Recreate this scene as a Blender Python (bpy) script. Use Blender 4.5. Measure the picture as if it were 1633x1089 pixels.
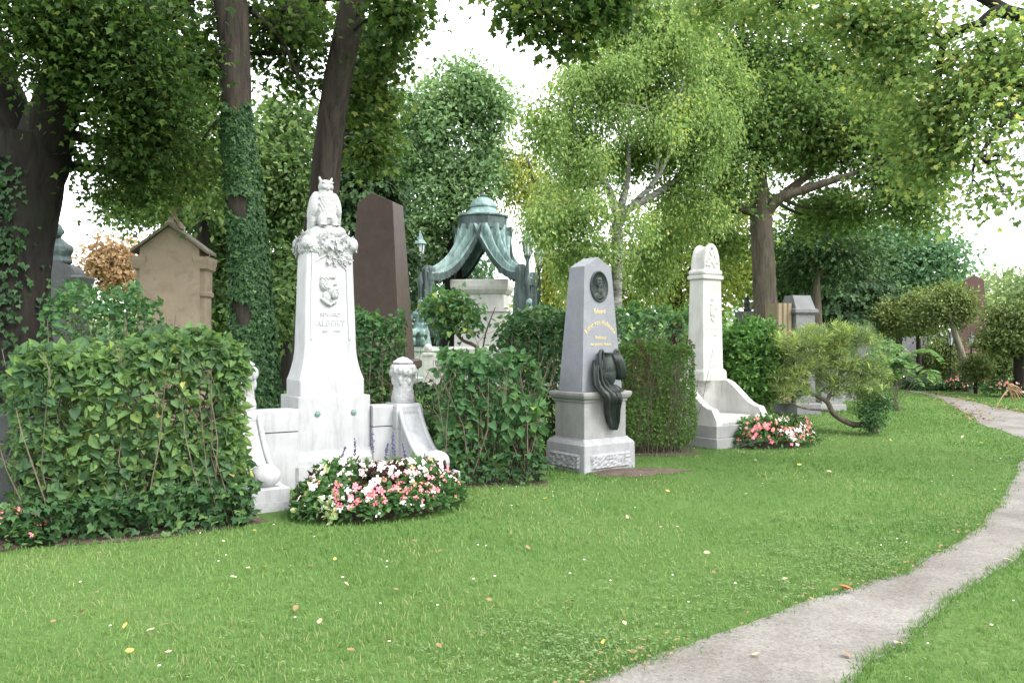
import bpy, bmesh, math, random
import numpy as np
from mathutils import Vector, Matrix

random.seed(11)
rng = np.random.default_rng(11)
for _o in list(bpy.data.objects):
    bpy.data.objects.remove(_o, do_unlink=True)
scene = bpy.context.scene
COL = scene.collection

# ------------------------------------------------------------------ camera
FPX, CX, CY, CAMH = 1275.0, 816.5, 544.5, 1.6
cam_data = bpy.data.cameras.new('camera')
cam_data.sensor_width = 36.0
cam_data.lens = 36.0 * FPX / 1633.0
cam_data.clip_start = 0.05
cam_data.clip_end = 2000.0
cam = bpy.data.objects.new('camera', cam_data)
cam.location = (0, 0, CAMH)
cam.rotation_euler = (math.radians(90), 0, 0)
COL.objects.link(cam)
scene.camera = cam

# ------------------------------------------------------------------ sky, sun, exposure
SUN_AZ, SUN_EL = math.radians(118), math.radians(46)     # azimuth clockwise from +Y
world = bpy.data.worlds.new('World')
scene.world = world
world.use_nodes = True
wn, wl = world.node_tree.nodes, world.node_tree.links
wn.clear()
sky = wn.new('ShaderNodeTexSky')
sky.sky_type = 'NISHITA'
sky.sun_disc = False
sky.sun_elevation = SUN_EL
sky.sun_rotation = SUN_AZ
sky.air_density = 1.0
sky.dust_density = 3.0
sky.ozone_density = 1.0
hs = wn.new('ShaderNodeHueSaturation')
hs.inputs['Saturation'].default_value = 0.12
wl.new(sky.outputs[0], hs.inputs['Color'])
mx = wn.new('ShaderNodeMix')                             # even cloud deck over the clear-sky gradient
mx.data_type = 'RGBA'
mx.inputs[0].default_value = 0.72
mx.inputs[7].default_value = (8.4, 8.7, 9.0, 1)
wl.new(hs.outputs[0], mx.inputs[6])
bg = wn.new('ShaderNodeBackground')
bg.inputs['Strength'].default_value = 0.125
wl.new(mx.outputs[2], bg.inputs['Color'])
wo = wn.new('ShaderNodeOutputWorld')
wl.new(bg.outputs[0], wo.inputs['Surface'])

sun_data = bpy.data.lights.new('sun', 'SUN')
sun_data.energy = 1.1
sun_data.angle = math.radians(25)
sun_data.color = (1.0, 0.965, 0.91)
sun = bpy.data.objects.new('sun', sun_data)
to_sun = Vector((math.sin(SUN_AZ) * math.cos(SUN_EL), math.cos(SUN_AZ) * math.cos(SUN_EL), math.sin(SUN_EL)))
sun.rotation_euler = to_sun.to_track_quat('Z', 'Y').to_euler()
sun.location = to_sun * 60
COL.objects.link(sun)

scene.view_settings.view_transform = 'Standard'
scene.view_settings.look = 'None'
scene.view_settings.gamma = 1.0
scene.view_settings.use_curve_mapping = False
scene.view_settings.exposure = 2.0
scene.render.engine = 'CYCLES'
scene.cycles.max_bounces = 10
scene.cycles.diffuse_bounces = 6
scene.cycles.transparent_max_bounces = 4
scene.cycles.use_denoising = True


# ------------------------------------------------------------------ coordinates
def P(px, py, d):
    return np.array([(px - CX) / FPX * d, d, CAMH - (py - CY) / FPX * d])


def G(px, py):
    d = CAMH * FPX / (py - CY)
    return np.array([(px - CX) / FPX * d, d, 0.0])


# ------------------------------------------------------------------ materials
def new_mat(name):
    m = bpy.data.materials.new(name)
    m.use_nodes = True
    n, l = m.node_tree.nodes, m.node_tree.links
    return m, n, l, n['Principled BSDF'], n['Material Output']


def ramp(n, stops):
    r = n.new('ShaderNodeValToRGB')
    el = r.color_ramp.elements
    while len(el) < len(stops):
        el.new(0.5)
    for e, (p, c) in zip(el, stops):
        e.position = p
        e.color = (c[0], c[1], c[2], 1)
    return r


def noise(n, l, co, scale, detail=4, rough=0.6, dist=0.0):
    t = n.new('ShaderNodeTexNoise')
    t.inputs['Scale'].default_value = scale
    t.inputs['Detail'].default_value = detail
    t.inputs['Roughness'].default_value = rough
    t.inputs['Distortion'].default_value = dist
    l.new(co, t.inputs['Vector'])
    return t


def mixc(n, l, fac, a, b, mode='MIX'):
    m = n.new('ShaderNodeMix')
    m.data_type = 'RGBA'
    m.blend_type = mode
    for sock, v in ((m.inputs[0], fac), (m.inputs[6], a), (m.inputs[7], b)):
        if hasattr(v, 'is_linked') or hasattr(v, 'links'):
            l.new(v, sock)
        elif isinstance(v, (int, float)):
            sock.default_value = v
        else:
            sock.default_value = (v[0], v[1], v[2], 1)
    return m.outputs[2]


def stone(name, c1, c2, stain=None, stain_amt=0.5, scale=6.0, fine=90.0, rough=0.7, bump=0.15, speck=0.0, streak=True, spec=0.35, metal=0.0):
    m, n, l, b, o = new_mat(name)
    tc = n.new('ShaderNodeTexCoord')
    co = tc.outputs['Object']
    n1 = noise(n, l, co, scale, 6, 0.62, 0.3)
    r1 = ramp(n, [(0.32, c1), (0.68, c2)])
    l.new(n1.outputs[0], r1.inputs[0])
    col = r1.outputs[0]
    if stain is not None:
        mp = n.new('ShaderNodeMapping')
        mp.inputs['Scale'].default_value = (5.5, 5.5, 0.9) if streak else (2.6, 2.6, 2.6)
        l.new(co, mp.inputs['Vector'])
        n2 = noise(n, l, mp.outputs[0], 1.6, 7, 0.68, 0.4)
        r2 = ramp(n, [(0.48, (0, 0, 0)), (0.74, (1, 1, 1))])
        l.new(n2.outputs[0], r2.inputs[0])
        mul = n.new('ShaderNodeMath')
        mul.operation = 'MULTIPLY'
        mul.inputs[1].default_value = stain_amt
        l.new(r2.outputs[0], mul.inputs[0])
        col = mixc(n, l, mul.outputs[0], col, stain)
    n3 = noise(n, l, co, fine, 3, 0.6)
    if speck > 0:
        r3 = ramp(n, [(0.35, (1 - speck,) * 3), (0.65, (1 + speck,) * 3)])
        l.new(n3.outputs[0], r3.inputs[0])
        col = mixc(n, l, 1.0, col, r3.outputs[0], 'MULTIPLY')
    l.new(col, b.inputs['Base Color'])
    b.inputs['Roughness'].default_value = rough
    b.inputs['Specular IOR Level'].default_value = spec
    b.inputs['Metallic'].default_value = metal
    ad = n.new('ShaderNodeMath')
    ad.operation = 'ADD'
    l.new(n1.outputs[0], ad.inputs[0])
    l.new(n3.outputs[0], ad.inputs[1])
    bp = n.new('ShaderNodeBump')
    bp.inputs['Strength'].default_value = bump
    bp.inputs['Distance'].default_value = 0.02
    l.new(ad.outputs[0], bp.inputs['Height'])
    l.new(bp.outputs[0], b.inputs['Normal'])
    return m


def leaf_mat(name, stops, rough=0.5, trans=0.38, spec=0.35, warm=(1.06, 1.12, 0.72), gain=1.9):
    """stops: colours along the per-leaf attribute tone 0..1"""
    m, n, l, b, o = new_mat(name)
    at = n.new('ShaderNodeAttribute')
    at.attribute_name = 'tone'
    r = ramp(n, [(p, tuple(min(.9, x * gain) for x in c)) for p, c in stops])
    l.new(at.outputs['Fac'], r.inputs[0])
    l.new(r.outputs[0], b.inputs['Base Color'])
    b.inputs['Roughness'].default_value = rough + .1
    b.inputs['Specular IOR Level'].default_value = spec * .4
    if trans > 0:
        tb = n.new('ShaderNodeBsdfTranslucent')
        tcol = mixc(n, l, 1.0, r.outputs[0], (warm[0], warm[1], warm[2]), 'MULTIPLY')
        l.new(tcol, tb.inputs['Color'])
        ms = n.new('ShaderNodeMixShader')
        ms.inputs[0].default_value = min(.52, trans + .08)
        l.new(b.outputs[0], ms.inputs[1])
        l.new(tb.outputs[0], ms.inputs[2])
        l.new(ms.outputs[0], o.inputs['Surface'])
    return m


def bark(name, c1, c2, moss=None, scale=9.0, bump=0.9, zs=0.16):
    m, n, l, b, o = new_mat(name)
    tc = n.new('ShaderNodeTexCoord')
    mp = n.new('ShaderNodeMapping')
    mp.inputs['Scale'].default_value = (1, 1, zs)
    l.new(tc.outputs['Object'], mp.inputs['Vector'])
    n1 = noise(n, l, mp.outputs[0], scale, 8, 0.7, 0.6)
    r1 = ramp(n, [(0.35, c1), (0.66, c2)])
    l.new(n1.outputs[0], r1.inputs[0])
    col = r1.outputs[0]
    n2 = noise(n, l, tc.outputs['Object'], 1.7, 5, 0.6)
    if moss is not None:
        r2 = ramp(n, [(0.5, (0, 0, 0)), (0.72, (0.75, 0.75, 0.75))])
        l.new(n2.outputs[0], r2.inputs[0])
        col = mixc(n, l, r2.outputs[0], col, moss)
    l.new(col, b.inputs['Base Color'])
    b.inputs['Roughness'].default_value = 0.9
    b.inputs['Specular IOR Level'].default_value = 0.2
    bp = n.new('ShaderNodeBump')
    bp.inputs['Strength'].default_value = bump
    bp.inputs['Distance'].default_value = 0.03
    l.new(n1.outputs[0], bp.inputs['Height'])
    l.new(bp.outputs[0], b.inputs['Normal'])
    return m


def plain(name, c, rough=0.6, spec=0.4, metal=0.0, vary=0.25):
    m, n, l, b, o = new_mat(name)
    tc = n.new('ShaderNodeTexCoord')
    t = noise(n, l, tc.outputs['Object'], 14.0, 4)
    lo = tuple(x * (1 - vary) for x in c)
    hi = tuple(min(1, x * (1 + vary)) for x in c)
    r = ramp(n, [(0.3, lo), (0.7, hi)])
    l.new(t.outputs[0], r.inputs[0])
    l.new(r.outputs[0], b.inputs['Base Color'])
    b.inputs['Roughness'].default_value = rough
    b.inputs['Specular IOR Level'].default_value = spec
    b.inputs['Metallic'].default_value = metal
    return m


M = {}
M['marble'] = stone('white_marble', (0.315, 0.315, 0.325), (0.385, 0.385, 0.392), (0.17, 0.17, 0.17), 0.6, 3.0, 60, 0.55, 0.08)
M['marble_rough'] = stone('weathered_marble', (0.29, 0.29, 0.295), (0.385, 0.385, 0.388), (0.11, 0.11, 0.108), 0.55, 9.0, 60, 0.65, 0.3, streak=False)
M['limestone'] = stone('pale_limestone', (0.3949, 0.3857, 0.3628), (0.4868, 0.4776, 0.4546), (0.2296, 0.225, 0.2066), 0.5, 4.0, 70, 0.75, 0.08)
M['granite'] = stone('grey_granite', (0.1564, 0.161, 0.1822), (0.1932, 0.1978, 0.219), (0.1334, 0.1306, 0.1334), 0.35, 5.0, 260, 0.5, 0.04, speck=0.28)
M['granite_die'] = stone('grey_granite_block', (0.1976, 0.1955, 0.1924), (0.2548, 0.2496, 0.2444), (0.1508, 0.13, 0.1092), 0.6, 5.0, 200, 0.62, 0.08, speck=0.2)
M['granite_base'] = stone('light_granite_base', (0.24, 0.24, 0.248), (0.32, 0.32, 0.328), (0.16, 0.156, 0.152), 0.4, 7.0, 160, 0.75, 0.25, speck=0.2)
M['granite_brown'] = stone('brown_granite', (0.046, 0.031, 0.026), (0.062, 0.042, 0.035), (0.036, 0.026, 0.022), 0.3, 5.0, 230, 0.55, 0.03, speck=0.35, spec=0.3)
M['granite_red'] = stone('red_granite', (0.08, 0.0368, 0.0328), (0.108, 0.0528, 0.0464), (0.064, 0.0336, 0.032), 0.3, 5.0, 150, 0.5, 0.04, speck=0.2)
M['granite_dark'] = stone('dark_granite', (0.045, 0.047, 0.05), (0.075, 0.077, 0.08), None, 0, 6.0, 240, 0.4, 0.04, speck=0.4)
M['stone_dark'] = stone('dark_grey_stone', (0.05, 0.053, 0.057), (0.075, 0.078, 0.082), (0.035, 0.035, 0.035), 0.4, 5.0, 90, 0.7, 0.1)
M['stone_grey'] = stone('mid_grey_stone', (0.12, 0.12, 0.1256), (0.16, 0.16, 0.1656), (0.088, 0.088, 0.0864), 0.4, 5.0, 90, 0.7, 0.1)
M['sandstone'] = stone('buff_sandstone', (0.25, 0.195, 0.142), (0.315, 0.25, 0.185), (0.16, 0.122, 0.09), 0.7, 3.0, 70, 0.85, 0.15, streak=False)
M['sandstone_tan'] = stone('tan_sandstone', (0.192, 0.152, 0.092), (0.24, 0.192, 0.124), (0.136, 0.096, 0.06), 0.5, 4.0, 70, 0.85, 0.12)
M['slate'] = stone('slate_roof', (0.14, 0.12, 0.09), (0.2, 0.17, 0.13), (0.1, 0.1, 0.06), 0.6, 8.0, 60, 0.85, 0.3)
M['bronze'] = stone('dark_bronze', (0.012, 0.016, 0.015), (0.032, 0.04, 0.036), (0.06, 0.085, 0.075), 0.5, 9.0, 60, 0.48, 0.35, metal=0.2, spec=0.4)
M['verdigris'] = stone('verdigris_bronze', (0.05, 0.085, 0.085), (0.16, 0.25, 0.235), (0.34, 0.46, 0.42), 0.75, 2.4, 30, 0.6, 0.12, spec=0.4)
M['verdigris_dark'] = stone('dark_verdigris_bronze', (0.025, 0.036, 0.038), (0.06, 0.085, 0.085), (0.15, 0.22, 0.2), 0.5, 3.0, 30, 0.6, 0.15)
M['gold'] = plain('gilt_lettering', (0.62, 0.47, 0.2), 0.4, 0.6, 0.35, 0.15)
M['letter_grey'] = plain('cut_lettering', (0.45, 0.44, 0.42), 0.8, 0.2, 0, 0.2)
M['iron'] = plain('black_iron', (0.012, 0.012, 0.013), 0.5, 0.5, 0.2)
M['glass'] = plain('frosted_lantern_glass', (0.5, 0.55, 0.55), 0.2, 0.5)
M['soil'] = stone('dark_soil_and_shade', (0.06, 0.042, 0.032), (0.13, 0.095, 0.072), (0.09, 0.075, 0.05), 0.4, 14.0, 70, 0.95, 1.0, streak=False)
M['bark_dark'] = bark('dark_bark', (0.008, 0.0065, 0.006), (0.025, 0.0205, 0.0175), (0.014, 0.017, 0.01))
M['bark_brown'] = bark('brown_bark', (0.016, 0.0125, 0.0105), (0.056, 0.045, 0.036), (0.028, 0.031, 0.018), 12)
M['bark_grey'] = bark('grey_brown_bark', (0.05, 0.04, 0.032), (0.15, 0.12, 0.095), (0.06, 0.065, 0.04), 11)
M['bark_pale'] = bark('pale_bark', (0.12, 0.1, 0.08), (0.28, 0.25, 0.2), None, 14, 0.5)
M['twig'] = bark('dry_twig_bark', (0.07, 0.055, 0.042), (0.2, 0.16, 0.12), None, 20, 0.3)
M['twig_dark'] = bark('dark_twig_bark', (0.04, 0.03, 0.022), (0.1, 0.075, 0.055), None, 20, 0.3)
M['birch'] = bark('birch_bark', (0.03, 0.027, 0.024), (0.3, 0.295, 0.275), (0.11, 0.1, 0.09), 5.0, 0.4, 3.2)
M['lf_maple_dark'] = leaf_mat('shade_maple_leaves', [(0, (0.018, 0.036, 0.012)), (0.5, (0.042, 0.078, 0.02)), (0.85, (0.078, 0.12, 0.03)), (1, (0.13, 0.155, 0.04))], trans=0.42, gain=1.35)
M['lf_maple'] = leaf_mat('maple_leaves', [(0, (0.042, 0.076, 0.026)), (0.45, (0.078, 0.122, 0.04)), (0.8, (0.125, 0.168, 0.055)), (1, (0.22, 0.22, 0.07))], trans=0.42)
M['lf_mid'] = leaf_mat('tree_leaves', [(0, (0.042, 0.076, 0.036)), (0.5, (0.084, 0.138, 0.066)), (1, (0.145, 0.2, 0.095))], trans=0.34)
M['lf_bright'] = leaf_mat('bright_leaves', [(0, (0.05, 0.092, 0.034)), (0.5, (0.1, 0.155, 0.058)), (1, (0.19, 0.245, 0.1))], trans=0.42, gain=1.3)
M['lf_blue'] = leaf_mat('bluish_leaves', [(0, (0.026, 0.055, 0.03)), (0.5, (0.055, 0.1, 0.058)), (1, (0.1, 0.15, 0.085))], trans=0.3, gain=2.4)
M['lf_birch'] = leaf_mat('birch_leaves', [(0, (0.072, 0.112, 0.04)), (0.5, (0.12, 0.172, 0.064)), (0.85, (0.17, 0.222, 0.08)), (1, (0.25, 0.26, 0.075))], trans=0.45, gain=2.05)
M['lf_yellow'] = leaf_mat('yellow_green_leaves', [(0, (0.1, 0.13, 0.025)), (0.5, (0.19, 0.22, 0.05)), (1, (0.32, 0.32, 0.09))], trans=0.4, gain=1.55)
M['lf_autumn'] = leaf_mat('autumn_leaves', [(0, (0.14, 0.085, 0.045)), (0.5, (0.2, 0.135, 0.075)), (1, (0.24, 0.18, 0.1))], trans=0.35, warm=(1.1, 1.0, .8), gain=1.6)
M['lf_needle'] = leaf_mat('conifer_needles', [(0, (0.012, 0.026, 0.012)), (0.5, (0.026, 0.05, 0.02)), (1, (0.055, 0.09, 0.03))], trans=0.12)
M['lf_pine'] = leaf_mat('pine_needles', [(0, (0.055, 0.085, 0.035)), (0.5, (0.11, 0.15, 0.06)), (1, (0.25, 0.3, 0.08))], trans=0.2, gain=1.6)
M['lf_thuja'] = leaf_mat('thuja_sprays', [(0, (0.02, 0.05, 0.015)), (0.5, (0.045, 0.1, 0.025)), (1, (0.09, 0.16, 0.04))], trans=0.2)
M['lf_yew'] = leaf_mat('yew_needles', [(0, (0.035, 0.052, 0.018)), (0.5, (0.072, 0.1, 0.032)), (1, (0.135, 0.16, 0.05))], trans=0.12, gain=1.6)
M['lf_ivy'] = leaf_mat('ivy_leaves', [(0, (0.01, 0.028, 0.011)), (0.5, (0.022, 0.055, 0.018)), (0.85, (0.04, 0.085, 0.026)), (1, (0.085, 0.14, 0.045))], 0.36, 0.14, 0.5, gain=1.35)
M['lf_lilac'] = leaf_mat('lilac_leaves', [(0, (0.032, 0.062, 0.034)), (0.3, (0.05, 0.095, 0.044)), (0.55, (0.08, 0.135, 0.048)), (0.8, (0.115, 0.175, 0.052)), (0.94, (0.18, 0.22, 0.065)), (1, (0.3, 0.27, 0.1))], 0.45, 0.36, gain=1.6)
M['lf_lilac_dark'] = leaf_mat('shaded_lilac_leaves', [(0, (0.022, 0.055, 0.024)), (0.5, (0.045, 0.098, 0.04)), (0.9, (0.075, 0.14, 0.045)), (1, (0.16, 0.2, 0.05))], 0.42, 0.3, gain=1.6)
M['lf_box'] = leaf_mat('clipped_hedge_leaves', [(0, (0.07, 0.045, 0.025)), (0.13, (0.09, 0.06, 0.035)), (0.17, (0.035, 0.07, 0.02)), (0.6, (0.065, 0.12, 0.03)), (1, (0.12, 0.18, 0.05))], 0.5, 0.3, gain=1.6)
M['lf_bed'] = leaf_mat('bedding_leaves', [(0, (0.02, 0.012, 0.01)), (0.2, (0.05, 0.03, 0.022)), (0.26, (0.025, 0.06, 0.02)), (0.65, (0.05, 0.105, 0.035)), (0.9, (0.1, 0.17, 0.06)), (1, (0.3, 0.34, 0.17))], 0.45, 0.25, gain=1.5)
M['lf_sumac'] = leaf_mat('sumac_leaflets', [(0, (0.06, 0.13, 0.05)), (0.5, (0.11, 0.2, 0.08)), (1, (0.2, 0.29, 0.1))], 0.5, 0.4, gain=1.3)
M['grass'] = leaf_mat('grass_blades', [(0, (0.05, 0.094, 0.026)), (0.45, (0.068, 0.126, 0.036)), (0.8, (0.098, 0.157, 0.049)), (0.93, (0.145, 0.18, 0.07)), (1, (0.17, 0.175, 0.085))], 0.55, 0.3, 0.25, gain=1.58)
M['clover'] = leaf_mat('clover_leaves', [(0, (0.08, 0.14, 0.045)), (0.5, (0.125, 0.19, 0.075)), (1, (0.2, 0.25, 0.12))], 0.55, 0.3, gain=1.15)
M['far_wood'] = leaf_mat('far_wood_leaves', [(0, (0.07, 0.11, 0.05)), (0.5, (0.12, 0.17, 0.075)), (1, (0.21, 0.235, 0.1))], 0.6, 0.25, gain=1.5)
M['petal_pink'] = plain('pink_petals', (0.72, 0.19, 0.26), 0.5, 0.3)
M['petal_pale'] = plain('pale_pink_petals', (0.84, 0.66, 0.67), 0.5, 0.3, 0, 0.08)
M['petal_white'] = plain('white_petals', (0.86, 0.86, 0.83), 0.5, 0.3, 0, 0.06)
M['petal_coral'] = plain('coral_petals', (0.7, 0.26, 0.2), 0.5, 0.3)
M['petal_violet'] = plain('violet_florets', (0.1, 0.08, 0.17), 0.6, 0.3)
M['pistil'] = plain('yellow_stamens', (0.7, 0.5, 0.08), 0.6, 0.3)
M['dry_cream'] = plain('cream_dry_leaf', (0.38, 0.32, 0.2), 0.7, 0.3)
M['dry_yellow'] = plain('yellow_dry_leaf', (0.4, 0.29, 0.06), 0.6, 0.3)
M['dry_brown'] = plain('brown_dry_leaf', (0.2, 0.125, 0.065), 0.7, 0.3)
M['dry_orange'] = plain('orange_dry_leaf', (0.36, 0.12, 0.05), 0.7, 0.3)
M['straw'] = plain('dry_palm_straw', (0.25, 0.16, 0.085), 0.7, 0.3)


# ------------------------------------------------------------------ mesh helpers
class Acc:
    """collects pieces of one mesh: verts, faces of any size, a tone for each face, a material index"""
    def __init__(self):
        self.v, self.l, self.s, self.t, self.m, self.n = [], [], [], [], [], 0

    def add(self, v, loops, sizes, tone=0.5, mi=0):
        v = np.asarray(v, float).reshape(-1, 3)
        loops = np.asarray(loops, np.int64).ravel()
        sizes = np.asarray(sizes, np.int64).ravel()
        self.v.append(v)
        self.l.append(loops + self.n)
        self.s.append(sizes)
        self.t.append(np.broadcast_to(np.asarray(tone, float), sizes.shape))
        self.m.append(np.full(sizes.shape, mi))
        self.n += len(v)
        return self

    def faces(self, v, fs, tone=0.5, mi=0):
        return self.add(v, [i for f in fs for i in f], [len(f) for f in fs], tone, mi)

    def mesh(self, name, mats, smooth=False, origin=(0, 0, 0)):
        v = np.concatenate(self.v) - np.asarray(origin)
        l = np.concatenate(self.l)
        s = np.concatenate(self.s)
        me = bpy.data.meshes.new(name)
        me.vertices.add(len(v))
        me.vertices.foreach_set('co', v.astype(np.float32).ravel())
        me.loops.add(len(l))
        me.loops.foreach_set('vertex_index', l.astype(np.int32))
        me.polygons.add(len(s))
        st = np.zeros(len(s), np.int32)
        st[1:] = np.cumsum(s)[:-1]
        me.polygons.foreach_set('loop_start', st)
        for mt in mats:
            me.materials.append(mt)
        me.polygons.foreach_set('material_index', np.concatenate(self.m).astype(np.int32))
        me.update(calc_edges=True)
        me.validate()
        a = me.attributes.new('tone', 'FLOAT', 'FACE')
        t = np.concatenate(self.t).astype(np.float32)
        if len(t) == len(me.polygons):
            a.data.foreach_set('value', t)
        me.polygons.foreach_set('use_smooth', np.full(len(me.polygons), bool(smooth)))
        return me


def link(name, me, parent=None):
    o = bpy.data.objects.new(name, me)
    COL.objects.link(o)
    if parent is not None:
        o.parent = parent
    return o


def part(name, acc, mats, parent=None, smooth=False, origin=(0, 0, 0), stuff=False):
    if not isinstance(mats, (list, tuple)):
        mats = [mats]
    o = link(name, acc.mesh(name, mats, smooth, origin), parent)
    if stuff:
        o['kind'] = 'stuff'
    return o


def tag(o, label=None, cat=None, group=None, kind=None):
    if label:
        o['label'] = label
    if cat:
        o['category'] = cat
    if group:
        o['group'] = group
    if kind:
        o['kind'] = kind
    return o


def thing(name, label, cat, loc=(0, 0, 0), rz=0.0, group=None):
    o = bpy.data.objects.new(name, None)
    o.empty_display_size = 0.2
    COL.objects.link(o)
    o.location = tuple(float(x) for x in loc)
    o.rotation_euler = (0, 0, rz)
    return tag(o, label, cat, group)


def bevel(o, w=0.006, seg=2):
    b = o.modifiers.new('bevel', 'BEVEL')
    b.width = w
    b.segments = seg
    b.limit_method = 'ANGLE'
    b.angle_limit = math.radians(35)
    return o


def norm(a):
    return a / np.maximum(np.linalg.norm(a, axis=-1, keepdims=True), 1e-9)


def box(acc, c, s, mi=0, rz=0.0):
    c, s = np.asarray(c, float), np.asarray(s, float) / 2
    v = np.array([[x, y, z] for z in (-1, 1) for y in (-1, 1) for x in (-1, 1)]) * s
    ca, sa = math.cos(rz), math.sin(rz)
    v = v @ np.array([[ca, sa, 0], [-sa, ca, 0], [0, 0, 1]]) + c
    return acc.faces(v, [(0, 2, 3, 1), (4, 5, 7, 6), (0, 1, 5, 4), (2, 6, 7, 3), (0, 4, 6, 2), (1, 3, 7, 5)], 0.5, mi)


def loft(acc, sec, ch=0.0, cx=0.0, cy=0.0, mi=0):
    """stack of chamfered rectangles: (z, width, depth[, x offset, y offset])"""
    rings = []
    for s in sec:
        z, w, d = s[0], s[1] / 2, s[2] / 2
        ox, oy = (s[3], s[4]) if len(s) > 4 else (0, 0)
        c = min(ch, w * 0.45, d * 0.45)
        if c > 0:
            p = [(-w + c, -d), (w - c, -d), (w, -d + c), (w, d - c), (w - c, d), (-w + c, d), (-w, d - c), (-w, -d + c)]
        else:
            p = [(-w, -d), (w, -d), (w, d), (-w, d)]
        rings.append([(x + cx + ox, y + cy + oy, z) for x, y in p])
    k = len(rings[0])
    v = [q for r in rings for q in r]
    f = [tuple(range(k))[::-1], tuple(range((len(rings) - 1) * k, len(rings) * k))]
    for i in range(len(rings) - 1):
        for j in range(k):
            f.append((i * k + j, i * k + (j + 1) % k, (i + 1) * k + (j + 1) % k, (i + 1) * k + j))
    return acc.faces(v, f, 0.5, mi)


def lathe(acc, prof, c=(0, 0, 0), seg=16, mi=0, sx=1.0, sy=1.0, flute=0.0, nfl=0):
    v, f = [], []
    for r, z in prof:
        for j in range(seg):
            a = 2 * math.pi * j / seg
            rr = r * (1 + flute * math.cos(nfl * a)) if nfl else r
            v.append((c[0] + rr * sx * math.cos(a), c[1] + rr * sy * math.sin(a), c[2] + z))
    for i in range(len(prof) - 1):
        for j in range(seg):
            f.append((i * seg + j, i * seg + (j + 1) % seg, (i + 1) * seg + (j + 1) % seg, (i + 1) * seg + j))
    f.append(tuple(range(seg))[::-1])
    f.append(tuple(range((len(prof) - 1) * seg, len(prof) * seg)))
    return acc.faces(v, f, 0.5, mi)


def smooth_path(pts, k=5):
    pts = np.asarray(pts, float)
    if len(pts) < 3:
        t = np.linspace(0, 1, k + 1)[:, None]
        return pts[0] * (1 - t) + pts[-1] * t
    q = np.vstack([2 * pts[0] - pts[1], pts, 2 * pts[-1] - pts[-2]])
    out = []
    for i in range(1, len(q) - 2):
        p0, p1, p2, p3 = q[i - 1:i + 3]
        for t in np.linspace(0, 1, k, endpoint=False):
            out.append(0.5 * ((2 * p1) + (-p0 + p2) * t + (2 * p0 - 5 * p1 + 4 * p2 - p3) * t * t + (-p0 + 3 * p1 - 3 * p2 + p3) * t ** 3))
    out.append(q[-2])
    return np.array(out)


def tube(acc, pts, rad, sides=10, k=5, lump=0.0, mi=0, cap=True):
    pts = np.asarray(pts, float)
    rad = np.asarray(rad, float)
    pr = smooth_path(np.hstack([pts, rad[:, None]]), k)
    p, r = pr[:, :3], np.maximum(pr[:, 3], 0.001)
    t = norm(np.gradient(p, axis=0))
    up = np.array([0.13, 0.99, 0.05]) if abs(t[0][2]) > 0.6 else np.array([0, 0, 1.0])
    x = norm(np.cross(np.broadcast_to(up, t.shape), t))
    y = np.cross(t, x)
    a = np.arange(sides) * 2 * math.pi / sides
    rr = r[:, None] * (1 + lump * (np.sin(3 * a[None] + p[:, 2:3] * 1.3) * 0.6 + np.sin(5 * a[None] - p[:, 2:3] * 2.1) * 0.4 + rng.normal(0, 0.35, (len(p), sides))))
    v = p[:, None] + rr[..., None] * (np.cos(a)[None, :, None] * x[:, None] + np.sin(a)[None, :, None] * y[:, None])
    n = len(p)
    i, j = np.meshgrid(np.arange(n - 1), np.arange(sides), indexing='ij')
    q = np.stack([i * sides + j, i * sides + (j + 1) % sides, (i + 1) * sides + (j + 1) % sides, (i + 1) * sides + j], -1).reshape(-1, 4)
    acc.add(v, q, np.full(len(q), 4), 0.5, mi)
    if cap:
        acc.faces(v[-1], [tuple(range(sides))], 0.5, mi)
    return acc


def twigs(acc, A, B, ra, rb, bend=0.12, mi=0):
    """many thin three-sided twigs from A to B with one bend"""
    A, B = np.asarray(A, float), np.asarray(B, float)
    n = len(A)
    L = np.linalg.norm(B - A, axis=1, keepdims=True)
    Mid = (A + B) / 2 + rng.normal(0, bend, (n, 3)) * L
    t = norm(B - A)
    ref = np.where(np.abs(t[:, 2:3]) > 0.8, np.array([[1.0, 0, 0]]), np.array([[0, 0, 1.0]]))
    x = norm(np.cross(ref, t))
    y = np.cross(t, x)
    rings = []
    for c, r in ((A, ra), (Mid, (np.asarray(ra) + np.asarray(rb)) / 2), (B, rb)):
        r = np.broadcast_to(np.asarray(r, float), (n,))[:, None]
        for k in range(3):
            an = 2 * math.pi * k / 3
            rings.append(c + r * (math.cos(an) * x + math.sin(an) * y))
    v = np.stack(rings, 1).reshape(-1, 3)
    q = np.array([[s * 3 + k, s * 3 + (k + 1) % 3, (s + 1) * 3 + (k + 1) % 3, (s + 1) * 3 + k] for s in range(2) for k in range(3)])
    q = (q[None] + (np.arange(n) * 9)[:, None, None]).reshape(-1, 4)
    return acc.add(v, q, np.full(len(q), 4), 0.5, mi)


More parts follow.
